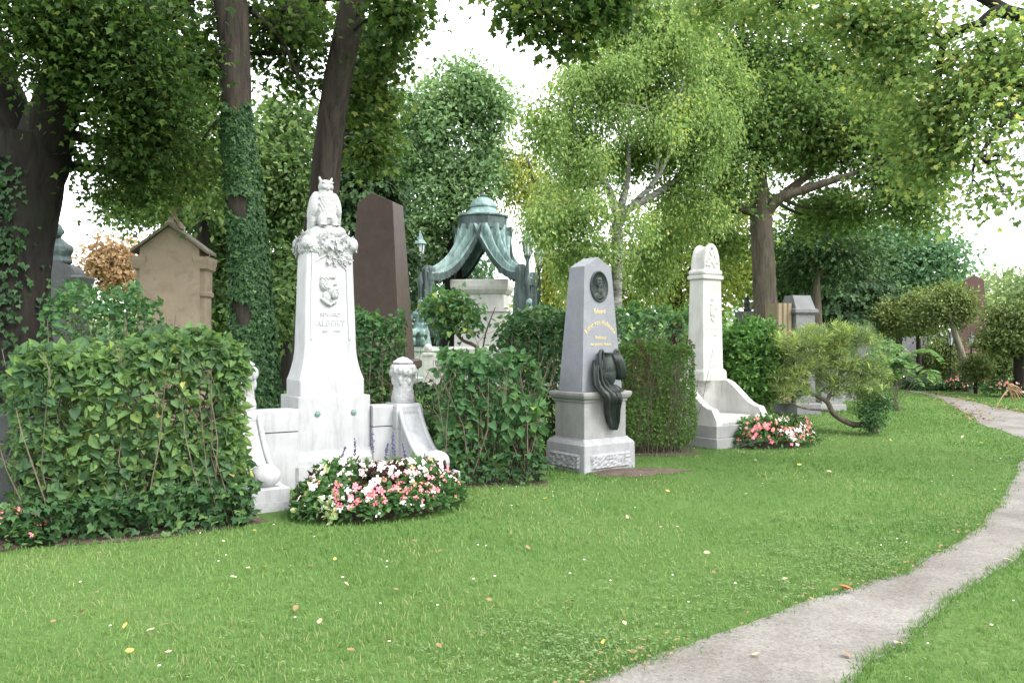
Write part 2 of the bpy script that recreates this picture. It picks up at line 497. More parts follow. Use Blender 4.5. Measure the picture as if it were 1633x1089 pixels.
# leaf outlines: x across, y along, z out of the blade
LEAF = {
    'diamond': ([(0, 0, 0), (-.3, .45, .07), (0, 1, -.06), (.3, .45, .07)], [(0, 2, 1), (0, 3, 2)]),
    'oval': ([(0, 0, 0), (-.27, .28, .06), (-.23, .68, .05), (0, 1, -.06), (.23, .68, .05), (.27, .28, .06)], [(0, 3, 2, 1), (0, 5, 4, 3)]),
    'heart': ([(0, .06, 0), (.24, -.05, .06), (.42, .22, .1), (.25, .66, .06), (0, 1, -.1), (-.25, .66, .06), (-.42, .22, .1), (-.24, -.05, .06)], [(0, 1, 2, 3, 4), (0, 4, 5, 6, 7)]),
    'maple': ([(0, 0, 0), (.42, .0, -.05), (.3, .26, .03), (.56, .52, -.06), (.25, .55, .03), (0, 1, -.08), (-.25, .55, .03), (-.56, .52, -.06), (-.3, .26, .03), (-.42, 0, -.05)],
              [(0, 1, 2, 3, 4, 5), (0, 5, 6, 7, 8, 9)]),
    'blade': ([(-.055, 0, 0), (.055, 0, 0), (.045, .55, .03), (-.045, .55, .03), (.0, 1, .16)], [(0, 1, 2, 3), (3, 2, 4)]),
    'trident': ([(0, 0, 0), (.5, .3, -.05), (.2, .52, .05), (0, 1, -.08), (-.2, .52, .05), (-.5, .3, -.05)], [(0, 1, 2, 3), (0, 3, 4, 5)]),
    'ivy': ([(0, .05, 0), (.34, -.1, .02), (.48, .3, -.03), (.2, .48, .04), (0, .95, -.06), (-.2, .48, .04), (-.48, .3, -.03), (-.34, -.1, .02)], [(0, 1, 2, 3, 4), (0, 4, 5, 6, 7)]),
    'needle': ([(-.045, 0, 0), (.045, 0, 0), (0, 1, 0), (-.44, .75, .2), (-.32, .7, .2), (.44, .75, -.2), (.34, .7, -.2), (-.14, .8, -.42), (-.04, .74, -.42)],
               [(0, 1, 2), (0, 4, 3), (1, 5, 6), (0, 7, 8)]),
    'spray': ([(0, 0, 0), (-.3, .35, .08), (-.08, .45, 0), (-.25, .8, .05), (0, 1, -.1), (.25, .8, -.05), (.08, .45, 0), (.3, .35, -.08)], [(0, 2, 1), (2, 4, 3), (0, 6, 4, 2), (0, 7, 6), (6, 5, 4)]),
    'clump': ([(0, 0, 0), (-.4, .3, .1), (-.15, .55, -.05), (-.35, .95, .05), (.1, .7, .1), (.4, .9, -.1), (.2, .45, 0), (.45, .15, .1)], [(0, 2, 1), (0, 4, 3, 2), (0, 6, 5, 4), (0, 7, 6)]),
}


def leaves(acc, kind, pos, dirs, nrm, size, tone, mi=0):
    V, F = LEAF[kind]
    V = np.array(V, float)
    n = len(pos)
    y = norm(dirs)
    z = norm(nrm - (nrm * y).sum(1, keepdims=True) * y)
    x = np.cross(y, z)
    s = np.broadcast_to(np.asarray(size, float), (n,))[:, None, None]
    v = pos[:, None] + s * (V[None, :, 0:1] * x[:, None] + V[None, :, 1:2] * y[:, None] + V[None, :, 2:3] * z[:, None])
    lo = np.array([i for f in F for i in f])
    sz = np.array([len(f) for f in F])
    L = (lo[None] + (np.arange(n) * len(V))[:, None]).ravel()
    acc.add(v.reshape(-1, 3), L, np.tile(sz, n), np.repeat(np.clip(tone, 0, 1), len(F)), mi)
    return acc


def wav(p, s, seed=0.0):
    """cheap smooth noise, about -1..1"""
    p = np.asarray(p) * s + seed
    x, y, z = p[..., 0], p[..., 1], p[..., 2]
    return (np.sin(x * 1.7 + 1.3 * np.sin(y * 1.1 + seed)) + np.sin(y * 1.9 + 1.2 * np.sin(z * 1.3)) + np.sin(z * 2.1 + 1.4 * np.sin(x * 0.9)) + 0.6 * np.sin(x * 4.1 + y * 3.3) + 0.6 * np.sin(y * 4.7 - z * 3.9)) / 3.4


def rand_dirs(n):
    return norm(rng.normal(0, 1, (n, 3)))


# ------------------------------------------------------------------ trees
def blob(px, py, d, rpx, rpy, rd=None):
    rx, rz = rpx * d / FPX, rpy * d / FPX
    return (*P(px, py, d), rx, rd if rd is not None else 0.5 * (rx + rz), rz)


def crown_points(blobs, per, gap=-0.35, gs=0.9, seed=0.0, inner=0.45):
    vol = np.array([(b[3] * b[4] * b[5]) ** (2 / 3) for b in blobs])
    cnt = np.maximum(3, (per * vol / vol.sum()).astype(int))
    out, own = [], []
    for i, (b, c) in enumerate(zip(blobs, cnt)):
        u = rand_dirs(c * 2)
        rr = rng.uniform(inner ** 2, 1.0, c * 2) ** 0.5 * (1 + 0.16 * wav(u, 2.3, seed + i))
        p = np.array(b[:3]) + u * rr[:, None] * np.array(b[3:6])
        keep = wav(p, gs, seed) > gap
        p = p[keep][:c]
        out.append(p)
        own.append(np.full(len(p), i))
    return np.concatenate(out), np.concatenate(own)


def crown(acc, centres, per, kind, size, spread, droop=0.3, tone=0.5, tvar=0.2, cvar=0.16, flat=0.7, seed=0.0, mi=0, hang=0.0):
    n = len(centres)
    c = np.repeat(centres, per, 0)
    ct = np.repeat(rng.normal(0, cvar, n) + 0.14 * wav(centres, 0.8, seed + 3), per)
    off = rng.normal(0, 1, (n * per, 3)) * np.array([spread, spread, spread * flat])
    if hang > 0:
        off[:, 2] -= np.abs(rng.normal(0, hang, n * per))
    pos = c + off
    dirs = norm(off) * 0.7 + rng.normal(0, 0.5, off.shape) + np.array([0, 0, -droop])
    nrm = rng.normal(0, 0.55, off.shape) + np.array([0, 0, 0.9])
    sz = size * rng.uniform(0.65, 1.25, n * per)
    return leaves(acc, kind, pos, dirs, nrm, sz, tone + ct + rng.normal(0, tvar, n * per), mi)


def tree(name, label, trunk, blobs, leafmat, barkmat, kind='diamond', size=0.1, n_cl=300, per=30, spread=0.3, droop=0.3, tone=0.5, sides=12,
         limb_r=0.09, gap=-0.35, gs=0.9, seed=0.0, hang=0.0, lump=0.05, limbs=True, twig_r=0.012, flat=0.7, cat='tree', group=None, ivy=None, inner=0.45, extra=None, tvar=0.2):
    """trunk: list of (points, radii); blobs: ellipsoids of the crown; extra: coarser upper canopy blobs beyond the view"""
    base = np.array(trunk[0][0][0], float)
    root = thing(name, label, cat, base, 0, group)
    ta, ca = Acc(), Acc()
    skel = []
    for i, (pts, rad) in enumerate(trunk):
        tube(ta, pts, rad, sides if i == 0 else max(6, sides - 3), 6, lump)
        skel.append(smooth_path(pts, 6))
    skel = np.concatenate(skel)
    cen, own = crown_points(blobs, n_cl, gap, gs, seed, inner)
    heads = []
    for b in blobs:
        c = np.array(b[:3])
        dist = np.linalg.norm(skel - c, axis=1) + np.maximum(0, skel[:, 2] - c[2]) * 1.5
        s = skel[dist.argmin()]
        m = (s + c) / 2 + rng.normal(0, 0.08, 3) * np.linalg.norm(c - s) + np.array([0, 0, 0.08 * np.linalg.norm(c - s)])
        if limbs and np.linalg.norm(c - s) > 0.3:
            tube(ta, [s, m, c], [limb_r, limb_r * 0.7, limb_r * 0.3], 6, 5, 0.04)
        heads.append((s, m, c))
    if len(cen):
        k = rng.uniform(0.3, 1.0, len(cen))[:, None]
        mm = np.array([heads[i][1] for i in own])
        cc = np.array([heads[i][2] for i in own])
        st = mm * (1 - k) + cc * k
        twigs(ta, st, cen, twig_r, twig_r * 0.35)
    crown(ca, cen, per, kind, size, spread, droop, tone, tvar, seed=seed, hang=hang, flat=flat)
    if extra:
        ec, eo = crown_points(extra[0], extra[1], -0.6, 0.5, seed + 5, 0.3)
        crown(ca, ec, extra[2], kind, size * 2.0, spread * 2.0, droop, tone, seed=seed)
        for b in extra[0]:
            c = np.array(b[:3])
            s = skel[np.linalg.norm(skel - c, axis=1).argmin()]
            tube(ta, [s, (s + c) / 2 + np.array([0, 0, .2]), c], [limb_r * 1.3, limb_r, limb_r * 0.4], 6, 4, 0.04)
    t = part('trunk', ta, barkmat, root, True, base)
    part('crown', ca, leafmat, root, False, base, stuff=True)
    if ivy is not None:
        ia = Acc()
        ivy(ia)
        part('ivy', ia, M['lf_ivy'], root, False, base, stuff=True)
    return root


def ivy_on(pts, rad, n, size, side=None, out=0.05, lo=0.0, hi=1.0, fade=True):
    def fn(acc):
        pr = smooth_path(np.hstack([np.asarray(pts, float), np.asarray(rad, float)[:, None]]), 8)
        k = rng.uniform(lo, hi, n)
        if fade:
            k = lo + (hi - lo) * rng.uniform(0, 1, n) ** 1.35
        ii = k * (len(pr) - 1)
        i0 = np.clip(ii.astype(int), 0, len(pr) - 2)
        w = (ii - i0)[:, None]
        q = pr[i0] * (1 - w) + pr[i0 + 1] * w
        if side is None:
            a = rng.uniform(0, 2 * math.pi, n)
        else:
            a = side[0] + rng.normal(0, 1, n) * (side[1] * (1.2 - 0.75 * (k - lo) / (hi - lo)))
        o = np.stack([np.cos(a), np.sin(a), np.zeros(n)], 1)
        pos = q[:, :3] + o * (q[:, 3:4] + out * rng.uniform(0.2, 1.3, n)[:, None])
        keep = wav(pos, 2.2, 1.0) > -0.8
        pos, o = pos[keep], o[keep]
        m = len(pos)
        leaves(acc, 'ivy', pos, np.array([0, 0, -1.0]) + rng.normal(0, 0.35, (m, 3)) + o * 0.25, o + rng.normal(0, 0.35, (m, 3)), size * rng.uniform(0.6, 1.25, m),
               0.42 + rng.normal(0, 0.2, m) + 0.15 * wav(pos, 1.5))
    return fn


# ------------------------------------------------------------------ ground, path, lawn
def ground_material():
    m, n, l, b, o = new_mat('lawn_ground')
    tc = n.new('ShaderNodeTexCoord')
    co = tc.outputs['Object']
    a = noise(n, l, co, 0.55, 5, 0.6, 0.4)
    r = ramp(n, [(0.3, (0.07, 0.13, 0.037)), (0.55, (0.09, 0.16, 0.048)), (0.75, (0.118, 0.183, 0.06))])
    l.new(a.outputs[0], r.inputs[0])
    f = noise(n, l, co, 38, 5, 0.75)
    r2 = ramp(n, [(0.3, (0.55, 0.55, 0.5)), (0.7, (1.3, 1.25, 1.1))])
    l.new(f.outputs[0], r2.inputs[0])
    l.new(mixc(n, l, 1.0, r.outputs[0], r2.outputs[0], 'MULTIPLY'), b.inputs['Base Color'])
    b.inputs['Roughness'].default_value = 0.9
    b.inputs['Specular IOR Level'].default_value = 0.1
    bp = n.new('ShaderNodeBump')
    bp.inputs['Strength'].default_value = 0.8
    bp.inputs['Distance'].default_value = 0.03
    l.new(f.outputs[0], bp.inputs['Height'])
    l.new(bp.outputs[0], b.inputs['Normal'])
    return m


def path_material():
    m, n, l, b, o = new_mat('worn_path')
    tc = n.new('ShaderNodeTexCoord')
    co = tc.outputs['Object']
    a = noise(n, l, co, 1.6, 6, 0.65, 0.5)
    r = ramp(n, [(0.3, (0.126, 0.114, 0.101)), (0.5, (0.165, 0.152, 0.137)), (0.72, (0.22, 0.206, 0.19))])
    l.new(a.outputs[0], r.inputs[0])
    f = noise(n, l, co, 48, 6, 0.8)
    r2 = ramp(n, [(0.32, (0.6, 0.6, 0.6)), (0.68, (1.35, 1.35, 1.35))])
    l.new(f.outputs[0], r2.inputs[0])
    c = mixc(n, l, 1.0, r.outputs[0], r2.outputs[0], 'MULTIPLY')
    v = n.new('ShaderNodeTexVoronoi')
    v.inputs['Scale'].default_value = 55
    l.new(co, v.inputs['Vector'])
    r3 = ramp(n, [(0.05, (1, 1, 1)), (0.16, (0, 0, 0))])
    l.new(v.outputs['Distance'], r3.inputs[0])
    g = noise(n, l, co, 9, 3)
    r4 = ramp(n, [(0.55, (0, 0, 0)), (0.62, (0.6, 0.6, 0.6))])
    l.new(g.outputs[0], r4.inputs[0])
    fac = mixc(n, l, 1.0, r3.outputs[0], r4.outputs[0], 'MULTIPLY')
    c = mixc(n, l, fac, c, (0.2, 0.165, 0.13))
    l.new(c, b.inputs['Base Color'])
    b.inputs['Roughness'].default_value = 0.92
    b.inputs['Specular IOR Level'].default_value = 0.15
    ad = n.new('ShaderNodeMath')
    ad.operation = 'ADD'
    l.new(f.outputs[0], ad.inputs[0])
    l.new(a.outputs[0], ad.inputs[1])
    bp = n.new('ShaderNodeBump')
    bp.inputs['Strength'].default_value = 0.5
    bp.inputs['Distance'].default_value = 0.012
    l.new(ad.outputs[0], bp.inputs['Height'])
    l.new(bp.outputs[0], b.inputs['Normal'])
    return m


M['ground'] = ground_material()
M['path'] = path_material()
ga = Acc()
gs_ = np.array([-400, -150, -60, -25, -10, 0, 10, 25, 60, 150, 400.0])
gx, gy = np.meshgrid(gs_, gs_ + 20)
gi, gj = np.meshgrid(np.arange(10), np.arange(10), indexing='ij')
gq = np.stack([gi * 11 + gj, gi * 11 + gj + 1, (gi + 1) * 11 + gj + 1, (gi + 1) * 11 + gj], -1).reshape(-1, 4)
ga.add(np.stack([gx.ravel(), gy.ravel(), np.zeros(121)], 1), gq, np.full(100, 4))
tag(part('ground', ga, M['ground']), kind='structure')

PL = [(-2.6, 0.6), (-1.2, 2.2), (-0.2, 3.1), (0.42, 3.75), (0.82, 4.12), (1.82, 4.91), (2.57, 5.43), (3.07, 5.9), (4.02, 6.9), (5.1, 8.3), (6.6, 10.4), (8.3, 13.0), (9.05, 15.4), (9.8, 17.0), (10.7, 19.3), (12.2, 23.0), (13.0, 27.0)]
PR = [(-1.2, 0.2), (0.0, 1.9), (0.9, 2.95), (1.57, 3.75), (2.05, 4.2), (2.5, 4.68), (3.08, 5.29), (3.9, 6.08), (5.15, 7.3), (6.3, 8.8), (8.0, 10.9), (10.1, 13.4), (11.0, 15.6), (11.35, 17.2), (11.7, 19.3), (12.6, 23.0), (13.15, 27.0)]
pl = smooth_path([(x, y, 0) for x, y in PL], 8)[:, :2]
pr_ = smooth_path([(x, y, 0) for x, y in PR], 8)[:, :2]
npth = min(len(pl), len(pr_))
pl, pr_ = pl[:npth], pr_[:npth]
jag = lambda a, s: a + 0.035 * np.stack([wav(np.c_[a * 1.0, a[:, :1]], 3.1, s), wav(np.c_[a * 1.0, a[:, :1]], 4.3, s + 2)], 1)
pl, pr_ = jag(pl, 0.3), jag(pr_, 5.1)
pa = Acc()
K = 9
tt = np.linspace(0, 1, K)[None, :, None]
pg = pl[:, None] * (1 - tt) + pr_[:, None] * tt
pz = 0.006 + 0.006 * (wav(np.concatenate([pg, pg[..., :1]], -1), 2.4) + 1) * np.sin(np.pi * tt[..., 0])
pv = np.concatenate([pg, pz[..., None]], -1).reshape(-1, 3)
pi_, pj = np.meshgrid(np.arange(npth - 1), np.arange(K - 1), indexing='ij')
pq = np.stack([pi_ * K + pj, pi_ * K + pj + 1, (pi_ + 1) * K + pj + 1, (pi_ + 1) * K + pj], -1).reshape(-1, 4)
pa.add(pv, pq, np.full(len(pq), 4))
tag(part('path', pa, M['path'], smooth=True), kind='structure')


def inside(poly, x, y):
    poly = np.asarray(poly)
    c = np.zeros(x.shape, bool)
    j = len(poly) - 1
    for i in range(len(poly)):
        xi, yi, xj, yj = *poly[i], *poly[j]
        hit = ((yi > y) != (yj > y)) & (x < (xj - xi) * (y - yi) / (yj - yi + 1e-12) + xi)
        c ^= hit
        j = i
    return c


PATH_POLY = np.concatenate([pl, pr_[::-1]])


def in_path(x, y, s=0.0):
    w = np.stack([x, y, x], -1)
    return inside(PATH_POLY, x + s * wav(w, 5.0, 2.0), y + s * wav(w, 6.0, 4.0))


def rot2(dx, dy, a):
    return dx * math.cos(a) + dy * math.sin(a), -dx * math.sin(a) + dy * math.cos(a)


TH_A, TH_B, TH_C = math.radians(32), math.radians(36), math.radians(35)
A0 = np.array([-2.157, 9.234])
B_CORNER = np.array([0.873, 9.645])
BED_A = (-1.24, 7.58, 0.82, 0.54, math.radians(30))
BED_C = (4.05, 12.35, 0.78, 0.42, math.radians(25))
HEDGE_L = (-3.36, 7.08, 0.92, 0.52, math.radians(26))      # half length, half depth


def bare(x, y):
    m = in_path(x + rng.normal(0, .035, x.shape), y + rng.normal(0, .035, x.shape), 0.07)
    for cx, cy, a, b, t in (BED_A, BED_C):
        u, v = rot2(x - cx, y - cy, t)
        m |= (u / a) ** 2 + (v / b) ** 2 < 0.85
    u, v = rot2(x - HEDGE_L[0], y - HEDGE_L[1], HEDGE_L[4])
    m |= (np.abs(u) < HEDGE_L[2] + .3) & (v > -0.62)& (v < 3)
    return m


# soil in front of the grey obelisk
sa = Acc()
sc = np.array([1.5, 9.74])
ang = np.linspace(0, 2 * math.pi, 40, endpoint=False)
rr_ = 1 + 0.16 * np.sin(ang * 3 + 1) + 0.1 * np.sin(ang * 7) + 0.06 * np.sin(ang * 13)
sx_, sy_ = 0.62 * rr_ * np.cos(ang), 0.24 * rr_ * np.sin(ang)
cs_, ss_ = math.cos(math.radians(10)), math.sin(math.radians(10))
sv = [(sc[0], sc[1], 0.05)] + [(sc[0] + (x * cs_ - y * ss_) * .55, sc[1] + (x * ss_ + y * cs_) * .55, 0.04 + rng.uniform(-.012, .012)) for x, y in zip(sx_, sy_)] + [(sc[0] + x * cs_ - y * ss_, sc[1] + x * ss_ + y * cs_, 0.004) for x, y in zip(sx_, sy_)]
sf = [(0, 1 + i, 1 + (i + 1) % 40) for i in range(40)] + [(1 + i, 41 + i, 41 + (i + 1) % 40, 1 + (i + 1) % 40) for i in range(40)]
sa.faces(sv, sf)
tag(part('soil_patch', sa, M['soil'], smooth=True), 'bare brown soil patch beside the grey obelisk', kind='structure')
SOIL = np.array([(v[0], v[1]) for v in sv[41:]])


def sample_lawn(n, dmin, dmax, power):
    u = rng.uniform(0, 1, n)
    k = 2 - power
    d = (dmin ** k + u * (dmax ** k - dmin ** k)) ** (1 / k) if abs(k) > 1e-3 else dmin * (dmax / dmin) ** u
    x = rng.uniform(-1, 1, n) * (0.72 * d + 0.9)
    return x, d


def build_lawn():
    acc = Acc()
    x, y = sample_lawn(198000, 3.0, 27.0, 1.75)
    keep = ~bare(x, y) & ~inside(SOIL, x, y)
    x, y = x[keep], y[keep]
    n = len(x)
    w3 = np.stack([x, y, 0.3 * x], 1)
    patch = wav(w3, 0.9, 1.0)
    fine = wav(w3, 3.3, 2.0)
    h = np.clip(0.030 + 0.007 * patch + 0.007 * fine + rng.normal(0, 0.008, n), 0.012, 0.07)
    wd = 0.0027 + 0.0006 * np.maximum(y - 3.5, 0)
    az = rng.uniform(0, 2 * math.pi, n)
    t = np.stack([np.cos(az), np.sin(az)], 1)
    lean_az = rng.uniform(0, 2 * math.pi, n) * 0.8 + 1.2 * patch
    ln = np.abs(rng.normal(0.45, 0.3, n)) * h
    L = np.stack([np.cos(lean_az), np.sin(lean_az)], 1) * ln[:, None]
    b = np.stack([x, y], 1)
    mk = lambda xy, z: np.concatenate([xy, z[:, None]], 1)
    z0 = np.zeros(n)
    v = np.stack([mk(b - t * wd[:, None], z0), mk(b + t * wd[:, None], z0), mk(b + L * .35 + t * wd[:, None] * .8, h * .6), mk(b + L * .35 - t * wd[:, None] * .8, h * .6), mk(b + L, h)], 1)
    lo = np.array([0, 1, 2, 3, 3, 2, 4])
    loops = (lo[None] + (np.arange(n) * 5)[:, None]).ravel()
    tone = 0.52 - 0.18 * patch + 0.08 * fine + 0.17 * wav(w3, 0.35, 5.0) + rng.normal(0, 0.11, n)
    dry = (wav(w3, 0.65, 9.0) > 0.35) & (rng.uniform(0, 1, n) < 0.22)
    tone = np.where(dry, 0.95 + rng.normal(0, 0.04, n), tone)
    acc.add(v.reshape(-1, 3), loops, np.tile([4, 3], n), np.repeat(np.clip(tone, 0, 1), 2))
    # longer tufts leaning over the path edges
    e = np.concatenate([pl[14:90], pr_[14:90]])
    m = 5200
    q = e[rng.integers(0, len(e), m)] + rng.normal(0, .03, (m, 2))
    hh = rng.uniform(.025, .06, m)
    leaves(acc, 'blade', np.c_[q, np.zeros(m)], np.c_[rng.normal(0, .5, (m, 2)), np.ones(m)], np.c_[rng.normal(0, 1, (m, 2)), np.zeros(m)], hh, .45 + rng.normal(0, .16, m))
    o = part('lawn_grass', acc, M['grass'])
    tag(o, 'short mown green grass of the lawn beside the path', 'grass', kind='stuff')
    # clover and low weeds, thickest along the path edge
    acc = Acc()
    e = pl[(pl[:, 1] > 3) & (pl[:, 1] < 16)]
    i = rng.integers(0, len(e), 3600)
    off = np.abs(rng.normal(0, 0.55, 3600))
    q = e[i] + np.stack([-off * 0.75, off * 0.65], 1) + rng.normal(0, 0.1, (3600, 2))
    x2, y2 = sample_lawn(2600, 3.3, 15, 1.6)
    kk = wav(np.stack([x2, y2, x2], 1), 1.3, 6.0) > 0.25
    q = np.concatenate([q, np.stack([x2[kk], y2[kk]], 1)])
    q = q[~bare(q[:, 0], q[:, 1]) & ~inside(SOIL, q[:, 0], q[:, 1])]
    q = q[wav(np.c_[q, q[:, :1]], 2.0, 3.0) > -0.25]
    m = len(q)
    pos = np.concatenate([np.repeat(q, 3, 0) + rng.normal(0, 0.014, (m * 3, 2)), np.repeat(rng.uniform(0.02, 0.042, m), 3)[:, None]], 1)
    leaves(acc, 'oval', pos, np.c_[rng.normal(0, 1, (m * 3, 2)), rng.normal(0, .15, m * 3)], rng.normal(0, .3, (m * 3, 3)) + [0, 0, 1], rng.uniform(0.014, 0.027, m * 3), 0.45 + rng.normal(0, .2, m * 3))
    tag(part('clover_weeds', acc, M['clover']), 'pale clover and low weeds along the edge of the path', 'weeds', kind='stuff')
    # daisies
    acc = Acc()
    x3, y3 = sample_lawn(150, 3.8, 14, 1.4)
    kk = ~bare(x3, y3)
    x3, y3 = x3[kk], y3[kk]
    for a_, b_ in zip(x3, y3):
        r = rng.uniform(0.006, 0.010)
        v = [(a_, b_, 0.046)] + [(a_ + r * math.cos(k * math.pi / 4), b_ + r * math.sin(k * math.pi / 4), 0.043) for k in range(8)]
        acc.faces(v, [(0, 1 + k, 1 + (k + 1) % 8) for k in range(8)])
    tag(part('daisies', acc, M['petal_white']), 'tiny white daisies dotted over the lawn', 'daisies', kind='stuff')


build_lawn()


# ------------------------------------------------------------------ carved and lettered pieces
def text_part(name, s, size, parent, loc, rot, mat, depth=0.002, align='CENTER', sx=1.0):
    cu = bpy.data.curves.new(name, 'FONT')
    cu.body = s
    cu.size = size
    cu.extrude = depth
    cu.align_x = align
    cu.resolution_u = 2
    tmp = bpy.data.objects.new('tmp', cu)
    me = bpy.data.meshes.new_from_object(tmp)
    bpy.data.objects.remove(tmp)
    bpy.data.curves.remove(cu)
    me.name = name
    me.materials.clear()
    me.materials.append(mat)
    o = link(name, me, parent)
    o.location = loc
    o.rotation_euler = rot
    o.scale = (sx, 1, 1)
    return o


def relief(name, fn, w, h, nu, nv, parent, mat, loc, tilt=0.0, eps=0.003):
    """heightfield in the local x-z plane, rising towards -y"""
    u = np.linspace(-w / 2, w / 2, nu)
    v = np.linspace(-h / 2, h / 2, nv)
    U, V = np.meshgrid(u, v)
    H = fn(U / w * 2, V / h * 2)
    acc = Acc()
    vs = np.stack([U.ravel(), -H.ravel(), V.ravel()], 1)
    fs = []
    for j in range(nv - 1):
        for i in range(nu - 1):
            q = (j * nu + i, j * nu + i + 1, (j + 1) * nu + i + 1, (j + 1) * nu + i)
            if max(H.ravel()[k] for k in q) > eps:
                fs.append(q)
    acc.faces(vs, fs)
    o = part(name, acc, mat, parent, True)
    o.location = loc
    o.rotation_euler = (tilt, 0, 0)
    return o


def bump_(u, v, cx, cz, rx, rz, h, p=2.0, rot=0.0):
    du, dv = u - cx, v - cz
    c, s = math.cos(rot), math.sin(rot)
    a, b = (du * c + dv * s) / rx, (-du * s + dv * c) / rz
    return h * np.clip(1 - (a * a + b * b), 0, None) ** (1 / p)


def head_profile(s, h):
    """profile portrait; s=+1 looks to +x"""
    def fn(u, v):
        u = u * s
        f = np.maximum.reduce([
            bump_(u, v, -.12, .35, .58, .5, .75 * h),            # skull
            bump_(u, v, .08, .05, .42, .5, .8 * h),              # face
            bump_(u, v, .5, .06, .13, .17, .6 * h, rot=.6),      # nose
            bump_(u, v, .42, .33, .16, .1, .7 * h),              # brow
            bump_(u, v, .38, -.34, .3, .28, .95 * h),            # beard
            bump_(u, v, .52, -.17, .2, .07, .95 * h, rot=-.25),  # moustache
            bump_(u, v, -.12, .08, .1, .16, 1.05 * h),           # ear
            bump_(u, v, -.22, -.45, .32, .4, .6 * h),            # neck
            bump_(u, v, -.3, -.78, .5, .14, .75 * h, rot=-.5),   # collar
            bump_(u, v, .3, -.78, .3, .13, .7 * h, rot=.5),
            bump_(u, v, -.3, .66, .42, .28, .9 * h), bump_(u, v, .12, .74, .34, .2, .95 * h), bump_(u, v, -.5, .3, .26, .4, .85 * h)])
        f = f - bump_(u, v, .3, .2, .12, .07, .45 * h)           # eye socket
        hair = (v > .5) | ((u < -.25) & (v > -.1))
        return np.clip(f + np.where(hair & (f > .1 * h), .14 * h * np.sin(u * 24 + 4 * np.sin(v * 9)) * np.sin(v * 17), 0) + np.where((v < -.1) & (u > .05) & (f > .1 * h), .1 * h * np.sin(u * 30 + v * 8), 0), 0, None)
    return fn


def remeshed(name, acc, mat, parent, voxel, disp=0.0, dscale=0.05, smooth_it=4):
    """fuse overlapping lumps into one carved surface"""
    o = part(name, acc, mat, parent, True)
    r = o.modifiers.new('fuse', 'REMESH')
    r.mode = 'VOXEL'
    r.voxel_size = voxel
    r.use_smooth_shade = True
    if smooth_it:
        s = o.modifiers.new('soften', 'SMOOTH')
        s.factor = 0.5
        s.iterations = smooth_it
    if disp > 0:
        tx = bpy.data.textures.new(name + '_relief', 'CLOUDS')
        tx.noise_scale = dscale
        tx.noise_depth = 2
        dm = o.modifiers.new('carving', 'DISPLACE')
        dm.texture = tx
        dm.texture_coords = 'LOCAL'
        dm.strength = disp
        dm.mid_level = 0.5
    return o


def ellipsoid(acc, c, r, nu=12, nv=8, rot=None, mi=0):
    v, f = [], []
    R = np.eye(3) if rot is None else np.array(Matrix.Rotation(rot[1], 3, rot[0]))
    for i in range(nv + 1):
        th = math.pi * i / nv
        for j in range(nu):
            a = 2 * math.pi * j / nu
            q = np.array([r[0] * math.sin(th) * math.cos(a), r[1] * math.sin(th) * math.sin(a), r[2] * math.cos(th)])
            v.append(R @ q + np.asarray(c))
    for i in range(nv):
        for j in range(nu):
            f.append((i * nu + j, (i + 1) * nu + j, (i + 1) * nu + (j + 1) % nu, i * nu + (j + 1) % nu))
    return acc.faces(v, f, 0.5, mi)


def extrude_profile(acc, pts, x0, x1, mi=0):
    """polygon in the y-z plane extruded along x"""
    n = len(pts)
    v = [(x0, y, z) for y, z in pts] + [(x1, y, z) for y, z in pts]
    f = [tuple(range(n)), tuple(range(n, 2 * n))[::-1]] + [(i, i + n, (i + 1) % n + n, (i + 1) % n) for i in range(n)]
    return acc.faces(v, f, 0.5, mi)


